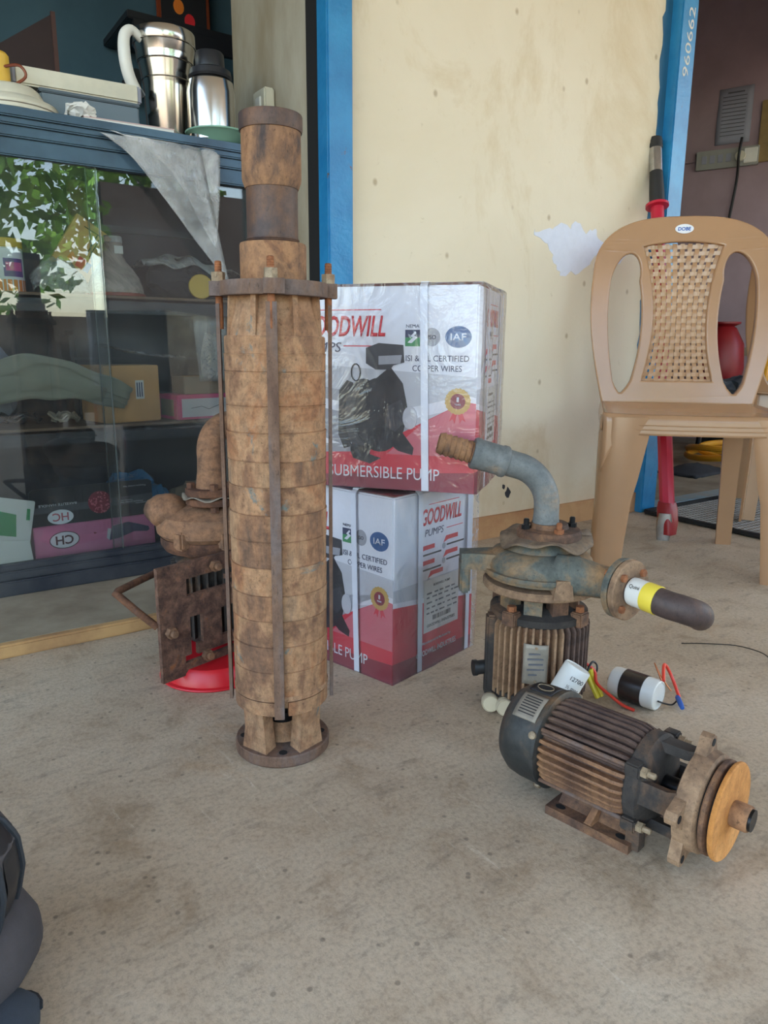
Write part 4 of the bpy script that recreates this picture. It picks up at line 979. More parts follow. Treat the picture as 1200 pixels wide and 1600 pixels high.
text('lid_title', 'BAKELITE HANDLE', .085, 'print_grey2', hb_, FLd @ T(-.082, .048, .0006) @ RZ(180), .01, 0, .0055)
B().prism(ell(.0275, .0275, 36, .014, .043), 0, .0009, FLd).build('lid_medallion', 'print_maroon', hb_, 0)
for k in range(70):
    a, q = rnd.uniform(0, 2*PI), .0265*math.sqrt(rnd.random()); printed('medallion_dot', hb_, ell(.0018, .0018, 6, .014+q*math.cos(a), .043+q*math.sin(a)), FLd, 'print_pink', 2.8)
for k, (u, v, l_) in enumerate(((.10, .074, .055), (.075, .040, .035), (.09, .035, .055), (.115, .030, .03))): text('lid_small_print', 'Pressure cooker handle'[:8+int(l_*200)], l_, 'print_grey2', hb_, FLd @ T(u, v, .0006) @ RZ(180), .0)
printed('front_oval', hb_, ell(.034, .021, 28, -.075, .044), FB, 'ink', 1); printed('front_oval.001', hb_, ell(.032, .019, 28, -.075, .044), FB, 'print_white', 1.6)
text('front_letters', 'CH', .040, 'ink', hb_, FB @ T(-.075, .044, .0009) @ RZ(180), .02)
printed('handle_picture', hb_, [(.028, .028), (.036, .062), (.075, .068), (.10, .060), (.126, .050), (.128, .042), (.122, .038), (.09, .042), (.07, .036), (.05, .030)], FB, 'print_navy', 1.5)
printed('handle_picture.001', hb_, [(.022, .034), (.028, .028), (.034, .056), (.026, .058)], FB, 'print_grey2', 1.5)
printed('front_mark', hb_, [(-.008, .054), (.0, .051), (-.006, .048)], FB, 'print_maroon', 1)

def crumple(name, label, cat, c, sz, mat, jit, sub=3, seed=0, group=None, thick=0):
    o = B().ball((0, 0, sz[2]), sz, None, sub, jit, seed).build(name, mat, None, 25); o.location = c
    zmin = min(v.co.z for v in o.data.vertices)
    for v in o.data.vertices: v.co.z -= zmin
    return tag(o, label, cat, group)
crumple('plastic_bag', 'crumpled sky-blue plastic bag at the bottom of the cabinet', 'bag', (.51, 1.945, zb), (.105, .06, .075), 'blue_bag', .03, 4, 3)
t = thing('seed_packet', 'white and green printed packet leaning at the left on the cabinet bottom', 'packet', (.235, 1.815, zb), 4)
mP = T(0, 0, 0) @ RY(14) @ RX(-8)
B().prism(rrect(.085, .15, .004), 0, .006, frame((-.02, 0, .082), mP.to_3x3() @ Vector((1, 0, 0)), mP.to_3x3() @ Vector((0, 0, 1)))).build('packet_body', 'paper', t)
FPk = frame((-.02, -.0, .082), mP.to_3x3() @ Vector((1, 0, 0)), mP.to_3x3() @ Vector((0, 0, 1))) @ T(0, 0, .006)
printed('green_panel', t, [(-.04, -.01), (.012, -.01), (.006, .04), (-.04, .045)], FPk, 'print_green'); printed('green_stripe', t, [(.028, .03), (.036, .03), (.034, .056), (.027, .056)], FPk, 'print_green')
t = thing('open_carton', 'small open kraft carton behind the green and white packet', 'box', (.285, 1.90, zb), -20)
for c_, s_ in (((0, 0, .002), (.12, .09, .004)), ((-.058, 0, .05), (.004, .09, .1)), ((.058, 0, .05), (.004, .09, .1)), ((0, -.043, .05), (.12, .004, .1)), ((0, .043, .05), (.12, .004, .1))): B().box(c_, s_).build('carton_side', 'kraft_grey', t, 0)
tag(B().prism([(0, 0), (.04, .004), (.036, .058), (-.03, .066), (-.04, .01)], 0, .002, frame((.215, 1.797, zb+.001), (1, 0, 0), (0, .12, 1))).build('paper_sheet', 'paper', None, 0), 'blank white paper scrap standing against the glass at lower left', 'paper')
t = tag(B().cyl((.262, 1.805, zb+.006), (.292, 1.802, zb+.006), .006, 14).cyl((.292, 1.802, zb+.006), (.300, 1.801, zb+.006), .0035, 12).build('plastic_tube', 'white_plastic'), 'short white plastic tube lying beside the black and pink box', 'tube')
t['kind'] = 'thing'; del t['kind']
crumple('cloth_bundle', 'dark crumpled cloth bundle at the right on the cabinet bottom', 'cloth', (.70, 1.93, zb), (.09, .07, .06), 'kraft_grey', .02, 3, 8)

# middle shelf
zc = .395
kbx = thing('kraft_box', 'plain brown kraft carton with a small white sticker on the middle shelf', 'box', (.505, 1.905, zc), 12)
B().box((0, 0, .068), (.145, .125, .136), bev=.002).build('box_body', 'kraft', kbx, 0)
B().box((0, 0, .1365), (.145, .003, .0012)).build('flap_seam', 'kraft_grey', kbx, 0)
printed('sticker', kbx, [(.008, .055), (.03, .055), (.03, .10), (.008, .10)], frame((0, -.0625, 0), (1, 0, 0), (0, 0, 1)), 'paper')
for k in range(3): printed('sticker_line', kbx, [(.011+.006*k, .06), (.014+.006*k, .06), (.014+.006*k, .095), (.011+.006*k, .095)], frame((0, -.0625, 0), (1, 0, 0), (0, 0, 1)), 'print_navy', 1.8)
pk = thing('pink_box', 'flat magenta and white box beside the kraft carton on middle shelf', 'box', (.69, 1.885, zc), 8)
B().box((0, 0, .031), (.155, .10, .062), bev=.002).build('box_body', 'box_magenta', pk, 0)
printed('white_panel', pk, [(-.065, .006), (.07, .006), (.07, .052), (-.065, .052)], frame((0, -.05, 0), (1, 0, 0), (0, 0, 1)), 'print_grey2')
printed('white_panel.001', pk, [(-.04, .008), (.03, .008), (.03, .050), (-.04, .050)], frame((-.0775, 0, 0), (0, -1, 0), (0, 0, 1)), 'kraft_grey')
B().tube([(.0-.04, -.0508, .028), (-.01, -.0508, .032), (.01, -.0508, .024), (.04, -.0508, .034)], .0006, 5).build('panel_drawing', 'ink', pk)
gb = thing('small_carton', 'small dusty grey-brown carton lying on top of the magenta box', 'box', (.70, 1.885, zc+.0625), 5)
B().box((0, 0, .022), (.115, .075, .044), bev=.002).build('box_body', 'kraft_grey', gb, 0)
B().box((0, -.02, .0446), (.115, .002, .001)).build('flap_seam', 'kraft', gb, 0)
def sheet(name, label, cat, fn, mat, nu=24, nv=24, thick=.0012):
    return tag(B().grid(fn, nu, nv).build(name, mat, None, 70, thick), label, cat)
def nz(x, y, s=0): return mnoise.noise(Vector((x, y, s)))
sheet('plastic_sheet', 'dusty grey-green plastic sheet draped over wires at left of middle shelf', 'sheet',
      lambda u, v: Vector((.16+.33*u+.02*v, 1.808+.018*(1-v)+.004*nz(u*4, v*4), .43+(.105*v+.035*math.sin(PI*u))*(1-u*u*.55)+.012*nz(u*5, v*5, 2))), 'sheet_green')
sheet('clear_bag', 'flat crinkled clear plastic bag lying over the kraft carton', 'bag',
      lambda u, v: Vector((.46+.20*u, 1.85+.09*v+.01*u, .542+.03*(1-u)*(1-u)+.006+.012*abs(nz(u*7, v*5, 5)))), 'poly_clear', 24, 12)
for k, (x, y, r_, lab) in enumerate(((.27, 1.875, .035, 'loose coil of black cable at the front of the middle shelf'), (.36, 1.858, .026, 'loose coil of grey cable at the front of the middle shelf'))):
    pts = [(x+(r_+.008*math.sin(a*3.3))*math.cos(a), y+(r_*.7)*math.sin(a), zc+.006+.012*math.sin(a*2.1)**2+.0006*a) for a in [2*PI*q/16 for q in range(60)]]
    tag(B().tube(pts, .0032, 6).build('cable_coil', ('wire_black', 'plate_metal')[k]), lab, 'cable', 'cable coils on the middle shelf')
crumple('cloth_bag', 'pale grey cloth bag at the far left of the middle shelf', 'bag', (.22, 1.93, zc), (.06, .06, .09), 'paper_grey', .015, 3, 2)
t = thing('thread_pouch', 'clear pouch of off-white yarn hanging below the upper shelf', 'pouch', (.715, 1.832, .395+.14))
B().grid(lambda u, v: Vector((-.045+.09*u*(1-.1*v)+.012*v, -.004+.006*nz(u*4, v*4, 3), .155-.20*v)), 10, 14).build('pouch_film', 'poly_clear', t, 60, .001)
yb = B()
for k in range(26):
    a0 = rnd.uniform(0, 6); pts = [(-.008+.028*math.sin(a0+q*.9)*(.5+.5*q/8)+.01, .006+.006*math.cos(a0*2+q), .07-.1*q/8+rnd.uniform(-.006, .006)) for q in range(9)]
    yb.tube(spline(pts, 3), .0017, 5)
yo = yb.build('yarn', 'yarn', t); yo['kind'] = 'stuff'

# upper shelf
zd = .690
t = thing('food_jar', 'labelled food jar with yellow lid at the left of the upper shelf', 'jar', (.268, 1.862, zd))
B().lathe([(0, 0), (.034, 0), (.036, .003), (.036, .09), (.033, .094), (0, .094)], None, 36).build('jar_body', 'print_white', t)
B().lathe([(.0, .093), (.035, .093), (.0365, .095), (.0365, .110), (.035, .112), (0, .112)], None, 36).build('lid', 'yellow', t)
def lab(nm, a0, a1, z0, z1_, mat, r_): B().grid(lambda u, v: Vector((r_*math.cos(R(a0+(a1-a0)*u)), r_*math.sin(R(a0+(a1-a0)*u)), z0+(z1_-z0)*v)), 12, 2).build(nm, mat, t, 60)
lab('orange_band', 150, 360, .002, .026, 'orange', .0363); lab('purple_panel', 255, 325, .032, .070, 'purple', .0363); lab('pink_panel', 262, 318, .044, .062, 'magenta', .0366); lab('green_band', 335, 365, .03, .088, 'mint', .0363)
t = thing('kraft_packet', 'tilted brown cardboard packet with line drawing among plastic wrapping', 'packet', (.45, 1.885, zd))
mk = frame((-.012, 0, .108), (.80, 0, -.52), (.50, .10, .78)); B().box((0, 0, -.012), (.092, .125, .024), mk, .001).build('packet_body', 'kraft', t, 0)
for poly, mt in (([(-.02, .045), (.022, .047), (.022, .049), (-.02, .047)], 'ink'), ([(.012, -.01), (.0145, -.01), (.0145, .046), (.012, .046)], 'ink'), ([(.02, -.01), (.022, -.01), (.022, .04), (.02, .04)], 'ink'), ([(.002, -.045), (.02, -.045), (.02, -.02), (.002, -.02)], 'print_red2'), ([(.022, -.045), (.034, -.045), (.034, -.022), (.022, -.022)], 'print_blue'), ([(-.02, -.04), (-.004, -.045), (-.002, -.028), (-.016, -.02)], 'orange')):
    printed('drawing_mark', t, poly, mk, mt)
sheet('clear_wrapping', 'crinkled clear plastic wrapping beside the food jar on upper shelf', 'wrapping', lambda u, v: Vector((.315+.12*u, 1.835+.04*v, zd+.004+.075*v*math.sin(PI*(.15+.7*u))+.02*abs(nz(u*6, v*6, 9)))), 'poly_clear', 22, 16)
t = thing('bell_cover', 'dusty bell-shaped plastic cover with red-brown rim on the upper shelf', 'cover', (.505, 1.885, zd))
B().lathe([(.066, .004), (.064, .02), (.056, .045), (.042, .066), (.028, .082), (.022, .095), (.021, .125)], None, 40, cap=False).build('bell_shell', 'bell_glass', t, 60, .002)
B().lathe([(.05, 0), (.068, 0), (.0695, .002), (.0695, .007), (.067, .009), (.05, .009)], None, 40).build('bell_rim', plain('rim_red', S(150, 70, 54), .5), t)
B().lathe([(0, .125), (.023, .125), (.023, .138), (.02, .14), (0, .14)], None, 30).build('bell_neck', 'poly_bag', t)
B().box((.008, -.022, .108), (.020, .002, .018)).build('bell_sticker', 'paper', t)
t = thing('wrapped_parcel', 'dark parcel wrapped in clear and white plastic film on upper shelf', 'parcel', (.685, 1.90, zd))
B().ball((0, 0, .05), (.105, .055, .05), None, 4, .015, 4).build('parcel_core', 'cloth_dark', t)
B().grid(lambda u, v: Vector((-.115+.24*u, -.055+.11*v, .085+.03*math.sin(PI*u)*math.sin(PI*v)+.018*nz(u*5, v*4, 6)-.02*u)), 22, 12).build('parcel_film', 'poly_bag', t, 60, .0015)
t = thing('tin', 'small tin with a round yellow lid lying before the wrapped parcel', 'tin', (.70, 1.822, zd+.03))
mt_ = aim(Vector((0, .02, 0)), Vector((-.25, -1, .05)).normalized())
B().lathe([(0, -.02), (.026, -.02), (.026, .012), (0, .012)], mt_, 30).build('tin_body', 'dark_steel', t); B().lathe([(0, .010), (.0285, .010), (.0295, .012), (.0295, .020), (.028, .022), (0, .0215)], mt_, 30).build('lid', 'yellow', t)
t = thing('dark_case', 'black plastic case filling the back of the middle shelf', 'case', (.58, 2.03, zc), 0)
B().box((0, 0, .11), (.34, .12, .22), bev=.012).build('case_body', 'black_plastic', t); B().box((0, -.061, .15), (.34, .004, .006)).build('case_seam', 'cabinet', t)
t = thing('black_crate', 'black crate at the back of the upper shelf behind the bell cover', 'crate', (.60, 2.03, zd), 0)
B().box((0, 0, .10), (.36, .10, .2), bev=.01).build('crate_body', 'cabinet_in', t); B().box((.0, -.052, .17), (.30, .006, .016)).build('crate_lip', 'cabinet', t)
tag(B().cyl((.455, 1.98, zd), (.455, 1.98, zd+.27), .022, 20).build('brown_roll', plain('brown_roll', S(88, 66, 56), .8, var=.2)), 'tall brown roll standing at the back of the upper shelf', 'roll')

# things on top of the cabinet
zt = 1.045
t = thing('lamp_base', 'round cream enamel lamp base at the left end of the cabinet top', 'lamp base', (.308, 1.862, zt))
B().lathe([(0, .0), (.088, 0), (.096, .004), (.097, .018), (.092, .026), (.070, .036), (.060, .054), (.052, .060), (0, .062)], None, 48).build('base_shell', 'cream_plastic', t)
B().tube([(.0968*math.cos(2*PI*k/48), .0968*math.sin(2*PI*k/48), .012) for k in range(49)], .0012, 6).build('base_ridge', 'plate_metal', t)
B().lathe([(.02, .06), (.026, .064), (.026, .12), (.022, .125), (0, .125)], T(-.02, 0, 0), 24).build('lamp_stem', 'yellow', t)
B().tube(spline([(.0, -.01, .06), (.03, -.03, .08), (.02, -.03, .10), (-.01, -.02, .095)], 5), .003, 6).build('lamp_wire', 'glass_amber', t)
t = thing('junction_box', 'flat blue-grey metal box beneath the cream batten on the cabinet top', 'box', (.475, 1.905, zt), -2)
B().box((0, 0, .034), (.21, .10, .068), bev=.004).build('box_body', plain('bluegrey', S(94, 108, 118), .45), t); B().box((0, 0, .070), (.214, .104, .008), None, .002).build('box_lid', plain('bluegrey2', S(76, 88, 98), .45), t)
t = thing('light_batten', 'cream fluorescent light batten lying across the blue-grey box', 'light fitting', (.455, 1.895, zt+.0745), -3)
B().box((0, 0, .022), (.26, .055, .038), None, .004).build('batten_body', 'cream_plastic', t)
for s_ in (-1, 1): B().box((s_*.130, 0, .022), (.012, .05, .036), None, .003).build('end_cap', 'paper_grey', t); B().box((s_*.05, 0, .0015), (.014, .05, .003)).build('batten_foot', 'wood_yellow', t)
t = thing('notebook', 'thin pink-white notebook lying at the front edge of the cabinet top', 'notebook', (.535, 1.815, zt), -4)
B().box((0, 0, .004), (.19, .09, .007)).build('pages', 'paper', t); B().box((0, 0, .0085), (.192, .092, .002)).build('cover', plain('cover_pink', S(196, 168, 164), .7), t)
crumple('paper_wad', 'crumpled white and teal paper wad beside the notebook', 'paper', (.435, 1.80, zt), (.032, .025, .016), 'paper', .012, 3, 5)
sh_ = sheet('hanging_sheet', 'translucent white plastic sheet hanging down over the cabinet front', 'sheet',
      lambda u, v: (lambda x0, x1: Vector((x0+(x1-x0)*u, 1.775-.012-.010*math.sin(PI*v)-.008*abs(nz(u*5, v*3, 4))+(.06*(1-v/.08) if v < .08 else 0), 1.050-(.012+.225*v*(.18+.86*u**1.1))+.02*math.sin(PI*u)*v*-1 if v >= .08 else 1.0475+.003*(1-v/.08))))(.445+.17*v, .735-.02*v), 'poly_bag', 30, 34)
sheet('hanging_film', 'thinner clear film hanging behind the translucent white sheet', 'sheet', lambda u, v: Vector((.46+.22*u+.06*v, 1.748-.004*nz(u*4, v*4, 7), 1.020-.30*v*(.1+.9*u))), 'poly_clear', 16, 16)
t = thing('mixer_jar', 'tall stainless steel mixer jar with white handle on the cabinet top', 'jar', (.668, 1.915, zt))
B().lathe([(0, 0), (.047, 0), (.050, .006), (.055, .14), (.0555, .142), (.058, .16), (.064, .19), (.0705, .225), (.072, .228), (.0725, .252), (.071, .255), (.069, .252), (.066, .19), (0, .19)], None, 48).build('jar_body', 'steel', t)
for z, r_ in ((.150, .0572), (.188, .0642), (.226, .072)): B().tube([(r_*math.cos(2*PI*k/48), r_*math.sin(2*PI*k/48), z) for k in range(49)], .0016, 6).build('jar_bead', 'steel', t)
hp = spline([(-.060, -.02, .225), (-.085, -.028, .238), (-.103, -.032, .222), (-.106, -.033, .18), (-.098, -.030, .14), (-.082, -.024, .112)], 5)
B().tube(hp, [.009+.005*min(1, k/14) for k in range(len(hp))], 14).build('handle', 'white_plastic', t); B().tube([hp[-1], Vector(hp[-1])+Vector((.008, .003, -.012))], .016, 14).build('handle_foot', 'black_plastic', t)
t = thing('enamel_plate', 'mint green enamel plate under the steel flask on the cabinet top', 'plate', (.752, 1.812, zt))
B().lathe([(0, .001), (.045, .001), (.05, .004), (.066, .022), (.076, .025), (.077, .028), (.066, .027), (.05, .009), (0, .006)], None, 48).build('plate_dish', 'mint', t)
t = thing('steel_flask', 'stainless steel flask with black screw top standing on the mint plate', 'flask', (.742, 1.822, zt+.0065))
t.scale = (1.2, 1.2, 1.06)
B().lathe([(0, 0), (.044, 0), (.0465, .002), (.0475, .10), (.044, .125), (.030, .138), (0, .138)], None, 48).build('flask_body', 'steel', t)
B().lathe([(0, .132), (.039, .132), (.042, .136), (.040, .148), (.029, .154), (.028, .182), (.025, .186), (0, .186)], None, 40).build('screw_top', 'black_plastic', t)
# beyond the cabinet
t = thing('leaning_board', 'dark brown board with a sloping top standing behind the cabinet', 'board', (.50, 2.55, 0))
B().prism([(-.16, 0), (.06, 0), (.06, 1.52), (-.16, 1.36)], 0, .02, frame((0, 0, 0), (1, 0, 0), (0, 0, 1))).build('board_sheet', 'brown_board', t)
B().box((.055, -.022, .76), (.012, .01, 1.52)).build('board_edge', plain('board_edge', S(84, 56, 52), .6), t)
t = thing('wall_shelf', 'black wall shelf on the teal wall above the steel jars', 'shelf', (1.02, 2.84, 1.55))
B().box((0, 0, .08), (.40, .30, .025), None, .003).build('shelf_board', 'black_plastic', t); B().prism([(-.15, 0), (.15, 0), (.15, .07), (-.15, .07)], 0, .02, frame((-.12, .15, -.1), (0, -1, 0), (0, 0, 1))).build('bracket', 'black_plastic', t); B().box((0, -.14, .045), (.36, .02, .05)).build('shelf_lip', 'black_plastic', t)
t = thing('framed_picture', 'small framed picture in gold and red standing on the wall shelf', 'picture', (1.10, 2.93, 1.6425))
B().box((0, 0, .12), (.20, .012, .24), RX(0), .003).build('picture_frame', 'glass_amber', t); B().box((0, -.007, .12), (.17, .002, .21)).build('picture_print', 'box_black', t)
for x, z, mt in ((-.04, .06, 'yellow'), (.02, .10, 'print_red2'), (.05, .05, 'paper'), (-.02, .14, 'orange')): printed('picture_patch', t, ell(.02, .025, 14, x, z), frame((0, -.008, 0), (1, 0, 0), (0, 0, 1)), mt)
tag(B().tube(spline([(1.19, 2.98, 1.62), (1.24, 2.97, 1.52), (1.34, 2.98, 1.42), (1.45, 2.985, 1.46), (1.5, 2.985, 1.7)], 6), .005, 6).build('black_cable', 'wire_black'), 'black cable hanging down the teal wall beside the wall shelf', 'cable')
t = thing('jamb_switchboard', 'small ivory switch box fixed on the plastered jamb above the tall pump', 'switch', (.932, 1.93, 1.11))
B().box((0, 0, .06), (.03, .07, .12), None, .004).build('switch_box', 'cream_plastic', t)
for z in (.035, .085): B().box((-.016, 0, z), (.006, .03, .032), None, .002).build('rocker', 'white_plastic', t)

# ---------------------------------------------------------------- around the door
t = thing('jack_lever', 'red steel jack lever with black grip leaning against the door frame', 'lever', (1.985, 1.345, 0))
A0, A1 = Vector((0, 0, .10)), Vector((.165, .248, 1.02)); dl = (A1-A0).normalized()
B().tube([A0, A0+dl*.42], .0225, 8).build('lower_tube', 'red_paint', t, 20); B().tube([A0+dl*.41, A1], .0205, 20).build('upper_tube', 'red_paint', t)
B().lathe([(.02, 0), (.036, .002), (.036, .010), (.02, .012)], aim(A1, dl), 28).build('collar', 'red_paint', t)
B().lathe([(.0, .008), (.024, .008), (.0235, .05), (.021, .11), (.0205, .12), (0, .12)], aim(A1, dl), 24).build('grip_lower', 'rubber', t)
B().lathe([(0, .118), (.0205, .118), (.0215, .20), (0, .20)], aim(A1, dl), 24).build('chrome_band', 'chrome', t)
B().lathe([(0, .198), (.023, .198), (.024, .21), (.0225, .215), (.024, .22), (.022, .232), (0, .234)], aim(A1, dl), 24).build('end_knob', 'rubber', t)
fk = B(); fk.loft([[A0+dl*s_+Vector((x*w_, y*w_, 0)) for x, y in rrect(.056, .05, .014)] for s_, w_ in ((.015, .85), (-.005, 1.0), (-.05, .98), (-.085, .75))]); fk.build('socket_head', 'red_dark', t)
sp_ = B(); sp_.loft([[RZ(-56) @ Vector((x*w_-.004, y*1.3-.030, z)) for x, y in rrect(.046, .016, .006)] for z, w_ in ((.085, .75), (.06, 1.0), (.03, 1.0), (.0, .8))]); sp_.build('chrome_foot', 'chrome', t)
tag(B().tube([(2.395, 1.815, .012), (2.47, 1.905, .60), (2.50, 1.92, .9)], .018, 18).build('blue_pipe', 'blue_plastic'), 'blue plastic pipe leaning behind the red lever in the doorway', 'pipe')
t = thing('coil_spring', 'steel coil spring with green cap standing behind the red lever', 'spring', (2.60, 1.875, 0.005))
B().tube([(.024*math.cos(a), .024*math.sin(a), .004+.17*a/(2*PI*9)) for a in [2*PI*k/14 for k in range(14*9)]], .005, 6).build('spring_coil', 'spring', t)
B().cyl((0, 0, .175), (0, 0, .24), .030, 20).build('spring_cap', 'green_plastic', t); B().cyl((0, 0, .01), (0, 0, .18), .010, 12).build('spring_rod', 'rubber', t)
# expanded-metal mat
t = thing('mesh_mat', 'grey expanded metal mesh mat with black edge at the door threshold', 'mat', (2.84, 1.33, .004), 0)
mb = B()
m = Matrix(); X0, X1, Y0, Y1 = -.62, .60, -.62, .26
step_ = .034; nx_, ny_ = int((X1-X0)/step_), int((Y1-Y0)/(step_*.62))
for j in range(ny_):
    for s_ in (-1, 1):
        y = Y0+(j+.5)*step_*.62; pts = [(X0+step_*k/2+0, y+s_*(step_*.31*(1 if (k % 2) else -1))*.5, .006) for k in range(nx_*2+1)]
        mb.tube(pts, .0022, 4)
mo = mb.build('mat_mesh', 'mat', t); mo['kind'] = 'stuff'
B().box(((X0+X1)/2, (Y0+Y1)/2, .0015), (X1-X0, Y1-Y0, .003)).build('mat_backing', 'kraft_grey', t)
for x in (X0, X1): B().box((x, (Y0+Y1)/2, .006), (.018, Y1-Y0, .014), None, .003).build('mat_edge', 'mat_edge', t)
for y in (Y0, Y1): B().box(((X0+X1)/2, y, .006), (X1-X0, .018, .014), None, .003).build('mat_edge', 'mat_edge', t)
# hose, cloths and urn inside the right room
hp = []
for k in range(96):
    a = 2*PI*k/30; hp.append((3.60+(.23+.03*math.sin(a*1.7))*math.cos(a)+.08*math.sin(a*.37), 2.00+(.28+.03*math.cos(a*2.3))*math.sin(a), .022+.010*k/30+.03*(1+math.sin(a*1.3))))
hp += [(3.76, 2.06, .16), (3.82, 2.09, .36), (3.90, 2.13, .48), (3.98, 2.15, .64)]
tag(B().tube(spline(hp, 2), .016, 10).build('hose_coil', 'hose'), 'loose coil of yellow hose on the floor inside the door', 'hose')
o = sheet('floor_cloth', 'dark cloth lying folded on the floor inside the doorway', 'cloth', lambda u, v: Vector((3.0+.34*u, 1.90+.22*v+.03*u, .006+.035*math.sin(PI*v)*math.sin(PI*u)+.012*abs(nz(u*5, v*5, 3)))), 'cloth_dark', 16, 12, .006)
t = thing('red_cylinder', 'red rounded gas cylinder on a stool inside the right doorway', 'cylinder', (4.19, 2.565, .005))
B().lathe([(0, .30), (.08, .30), (.11, .34), (.125, .46), (.112, .60), (.065, .69), (.05, .70), (.085, .715), (.085, .725), (0, .725)], None, 36).build('cylinder_body', 'red_dark', t)
B().lathe([(0, .275), (.12, .275), (.12, .30), (0, .30)], None, 30).build('stool_top', 'wood_yellow', t)
for a in (45, 135, 225, 315): B().cyl((.07*math.cos(R(a)), .07*math.sin(R(a)), .28), (.09*math.cos(R(a)), .09*math.sin(R(a)), 0), .012, 10).build('leg', 'rubber', t)
t = thing('cloth_heap', 'heap of grey cloth on a low crate behind the chair', 'cloth', (3.985, 2.335, .005))
B().ball((0, 0, .32), (.16, .13, .10), None, 4, .04, 5).build('cloth_folds', 'cloth_grey', t); B().box((0, 0, .12), (.26, .2, .24), None, .006).build('crate', 'black_plastic', t)
# on the dark room wall
FWm = frame(pw-nv*.0, -dv, (0, 0, 1))
def wp(s_, z, out=0): return pw-dv*s_-nv*out+Vector((0, 0, z))
t = thing('paper_notice', 'printed paper notice pinned on the dark room wall', 'notice', tuple(wp(.0925, 1.92, .004)), 0)
mi = Matrix.Translation(-wp(.0925, 1.92, .004))
FN = Matrix.Translation((0, 0, 0)) @ frame((0, 0, 0), -dv, (0, 0, 1))
B().grid(lambda u, v: FN @ Vector((-.094+.188*u, -.153+.306*v, .004*math.sin(3*u+5*v))), 6, 8).build('notice_sheet', 'paper_grey', t, 60, .001)
for k in range(12):
    w_ = .13 if k else .09; B().box((-.005 if k else 0, .125-.021*k, .006), (w_, .004 if k else .008, .001), FN).build('notice_line', 'ink_grey', t, 0)
t = thing('switchboard', 'grey switchboard with a row of sockets and plug on the dark wall', 'switchboard', tuple(wp(.078, 1.685, 0)), 0)
B().box((0, 0, .016), (.345, .105, .032), FN, .004).build('board_case', 'board_grey', t)
for k in range(4): B().box((-.125+.045*k, 0, .034), (.028, .045, .006), FN, .002).build('rocker', 'paper_grey', t)
B().lathe([(0, 0), (.03, 0), (.028, .02), (0, .022)], FN @ T(.075, 0, .032), 24).build('socket', 'cream_plastic', t)
B().box((.13, 0, .036), (.07, .08, .01), FN, .002).build('socket_plate', 'white_plastic', t)
tag(B().tube(spline([wp(.155, 1.78, .06), wp(.15, 1.68, .075), wp(.145, 1.55, .03), wp(.12, 1.3, .02), wp(.10, 1.0, .03)], 6), .008, 8).build('plug_cable', 'wire_black'), 'black plug cable hanging from the grey switchboard', 'cable')
t = thing('wooden_board', 'yellowed wooden meter board at the right edge of the dark wall', 'board', tuple(wp(.42, 1.81, 0)), 0)
B().box((0, 0, .012), (.36, .33, .024), FN, .004).build('board_sheet', 'wood_yellow', t)
for v in (-.08, .06): B().box((-.08, v, .03), (.06, .08, .02), FN, .004).build('meter_block', 'glass_amber', t)
struct(B().tube([wp(-1.4, 1.69, .012), wp(-.1, 1.69, .012)], .008, 8).build('trim_9', 'room_wall'))
struct(B().box((0, 0, 0), (2.2, .03, .05), Matrix.Translation(wp(.2, .56, .012)) @ RZ(113)).build('trim_10', 'kraft_grey'))

# ---------------------------------------------------------------- bag at the lower left
t = thing('backpack', 'worn black backpack with curved zips at the left edge of the floor', 'bag', (-.046, .706, 0), -34.4)
t.scale = (1, 1, .86)
def bagring(z, rx, ry, y0=0): return [Vector((x*(1+.03*nz(x*20, z*20, 1)), y+y0, z)) for x, y in [(rx*math.copysign(abs(math.cos(a))**.8, math.cos(a)), ry*math.copysign(abs(math.sin(a))**.8, math.sin(a))) for a in [2*PI*k/40 for k in range(40)]]]
B().loft([bagring(*q) for q in ((0, .085, .07), (.012, .108, .085), (.035, .121, .092), (.055, .120, .09), (.075, .110, .084), (.09, .100, .08))]).build('lower_pocket', 'bag', t, 70)
B().loft([bagring(*q) for q in ((.085, .097, .075), (.10, .102, .078), (.13, .108, .08), (.165, .106, .078), (.19, .094, .07), (.205, .07, .05), (.212, .03, .02))]).build('upper_body', 'bag', t, 70)
rows = ((.085, .097, .075), (.10, .102, .078), (.13, .108, .08), (.165, .106, .078), (.19, .094, .07), (.205, .07, .05))
def onbag(a, z, out):
    for p, q in zip(rows, rows[1:]):
        if p[0] <= z <= q[0]: k = (z-p[0])/(q[0]-p[0]); break
    rx, ry = p[1]+(q[1]-p[1])*k+out, p[2]+(q[2]-p[2])*k+out
    ca, sa = math.cos(R(a)), math.sin(R(a))
    return Vector((rx*math.copysign(abs(ca)**.8, ca), ry*math.copysign(abs(sa)**.8, sa), z))
for a_ in (-4, 20):
    B().tube([onbag(a_, .088+.115*k/14, .002) for k in range(15)], .0032, 8).build('zip', 'bag_trim', t)
B().grid(lambda u, v: onbag(0+17*u, .092+.106*v, .0012), 6, 12).build('zip_gusset', 'black_plastic', t, 60)
B().loft([[Vector((x, y+.0, z)) for x, y in ((.03, -.086), (.06, -.080), (.06, -.074), (.03, -.08))] for z in (.10, .17)]).build('strap', 'bag_trim', t)
t = thing('fabric_pouch', 'dark blue-grey fabric pouch corner at the bottom left edge', 'pouch', (-.015, .600, 0), -22)
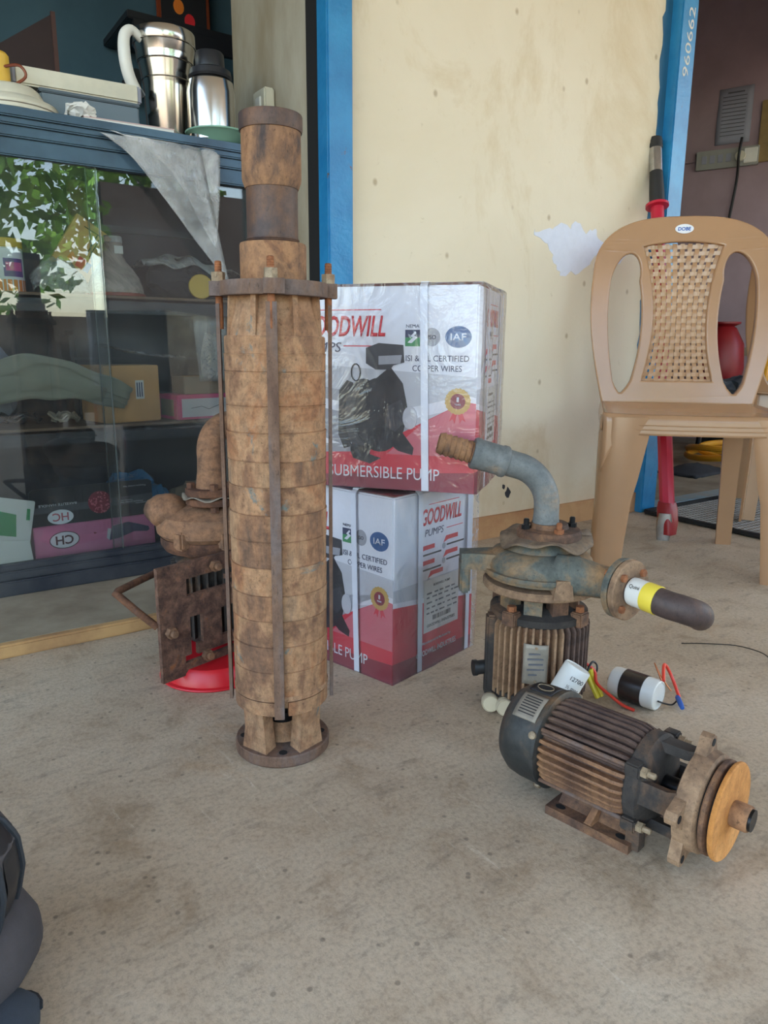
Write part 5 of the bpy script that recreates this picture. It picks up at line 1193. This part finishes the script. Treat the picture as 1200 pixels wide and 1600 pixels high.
B().loft([[Vector((x, y, z)) for x, y in rrect(w_, d_, .02)] for z, w_, d_ in ((0, .115, .085), (.006, .125, .095), (.02, .126, .096), (.03, .116, .086), (.033, .09, .06))]).build('pouch_body', 'denim', t, 50)
B().tube([(x, y, .018) for x, y in rrect(.127, .097, .02)], .002, 6).build('piping', 'bag_trim', t)

# ---------------------------------------------------------------- small scraps on the floor
tag(B().tube(spline([(1.27, .80, .004), (1.30, .78, .004), (1.35, .735, .004), (1.36, .69, .004), (1.345, .66, .004)], 6), .0011, 6).build('thread', 'wire_black'), 'thin dark thread curled on the floor behind the taped capacitor', 'thread')
for k, (x, y, s_) in enumerate(((.80, .62, .010), (1.02, .60, .008))): pass
# ---------------------------------------------------------------- trees across the yard, seen in the glass
leaf = None
for k, (x, y, h_, r_, lab) in enumerate(((1.1, -9.0, 3.6, 1.9, 'leafy tree across the yard mirrored in the cabinet glass'), (4.6, -13.0, 5.6, 2.0, 'taller leafy tree further back across the yard'), (-4.6, -10.5, 5.0, 2.0, 'broad leafy tree at the left side of the yard'))):
    t = thing('tree', lab, 'tree', (x, y, -.07))
    B().tube(spline([(0, 0, 0), (.08, .05, 1.2), (-.05, 0, 2.4), (.1, 0, h_)], 5), [.16-.008*i for i in range(16)], 10).build('trunk', 'bark', t)
    fb = B(); rr = random.Random(k+3)
    for q in range(2600):
        c_ = Vector((rr.gauss(0, 1), rr.gauss(0, 1), rr.gauss(0, 1))).normalized()*r_*rr.random()**.4
        c_ += Vector((0, 0, h_*.72)); c_ += Vector((nz(c_.x, c_.y, c_.z), nz(c_.y, c_.z, 4), 0))*.5
        if nz(c_.x*1.4, c_.z*1.4, k*9+c_.y) < -.12: continue
        a = Vector((rr.gauss(0, 1), rr.gauss(0, 1), rr.gauss(0, 1))).normalized(); b_ = a.orthogonal().normalized(); s_ = rr.uniform(.07, .13)
        vs = [fb.b.verts.new(c_+a*s_*i*1.3+b_*s_*j*.6) for i, j in ((-1, 0), (0, -1), (1, 0), (0, 1))]; fb.b.faces.new(vs)
    fo = fb.build('foliage', 'leaf', t, 0); fo['kind'] = 'stuff'
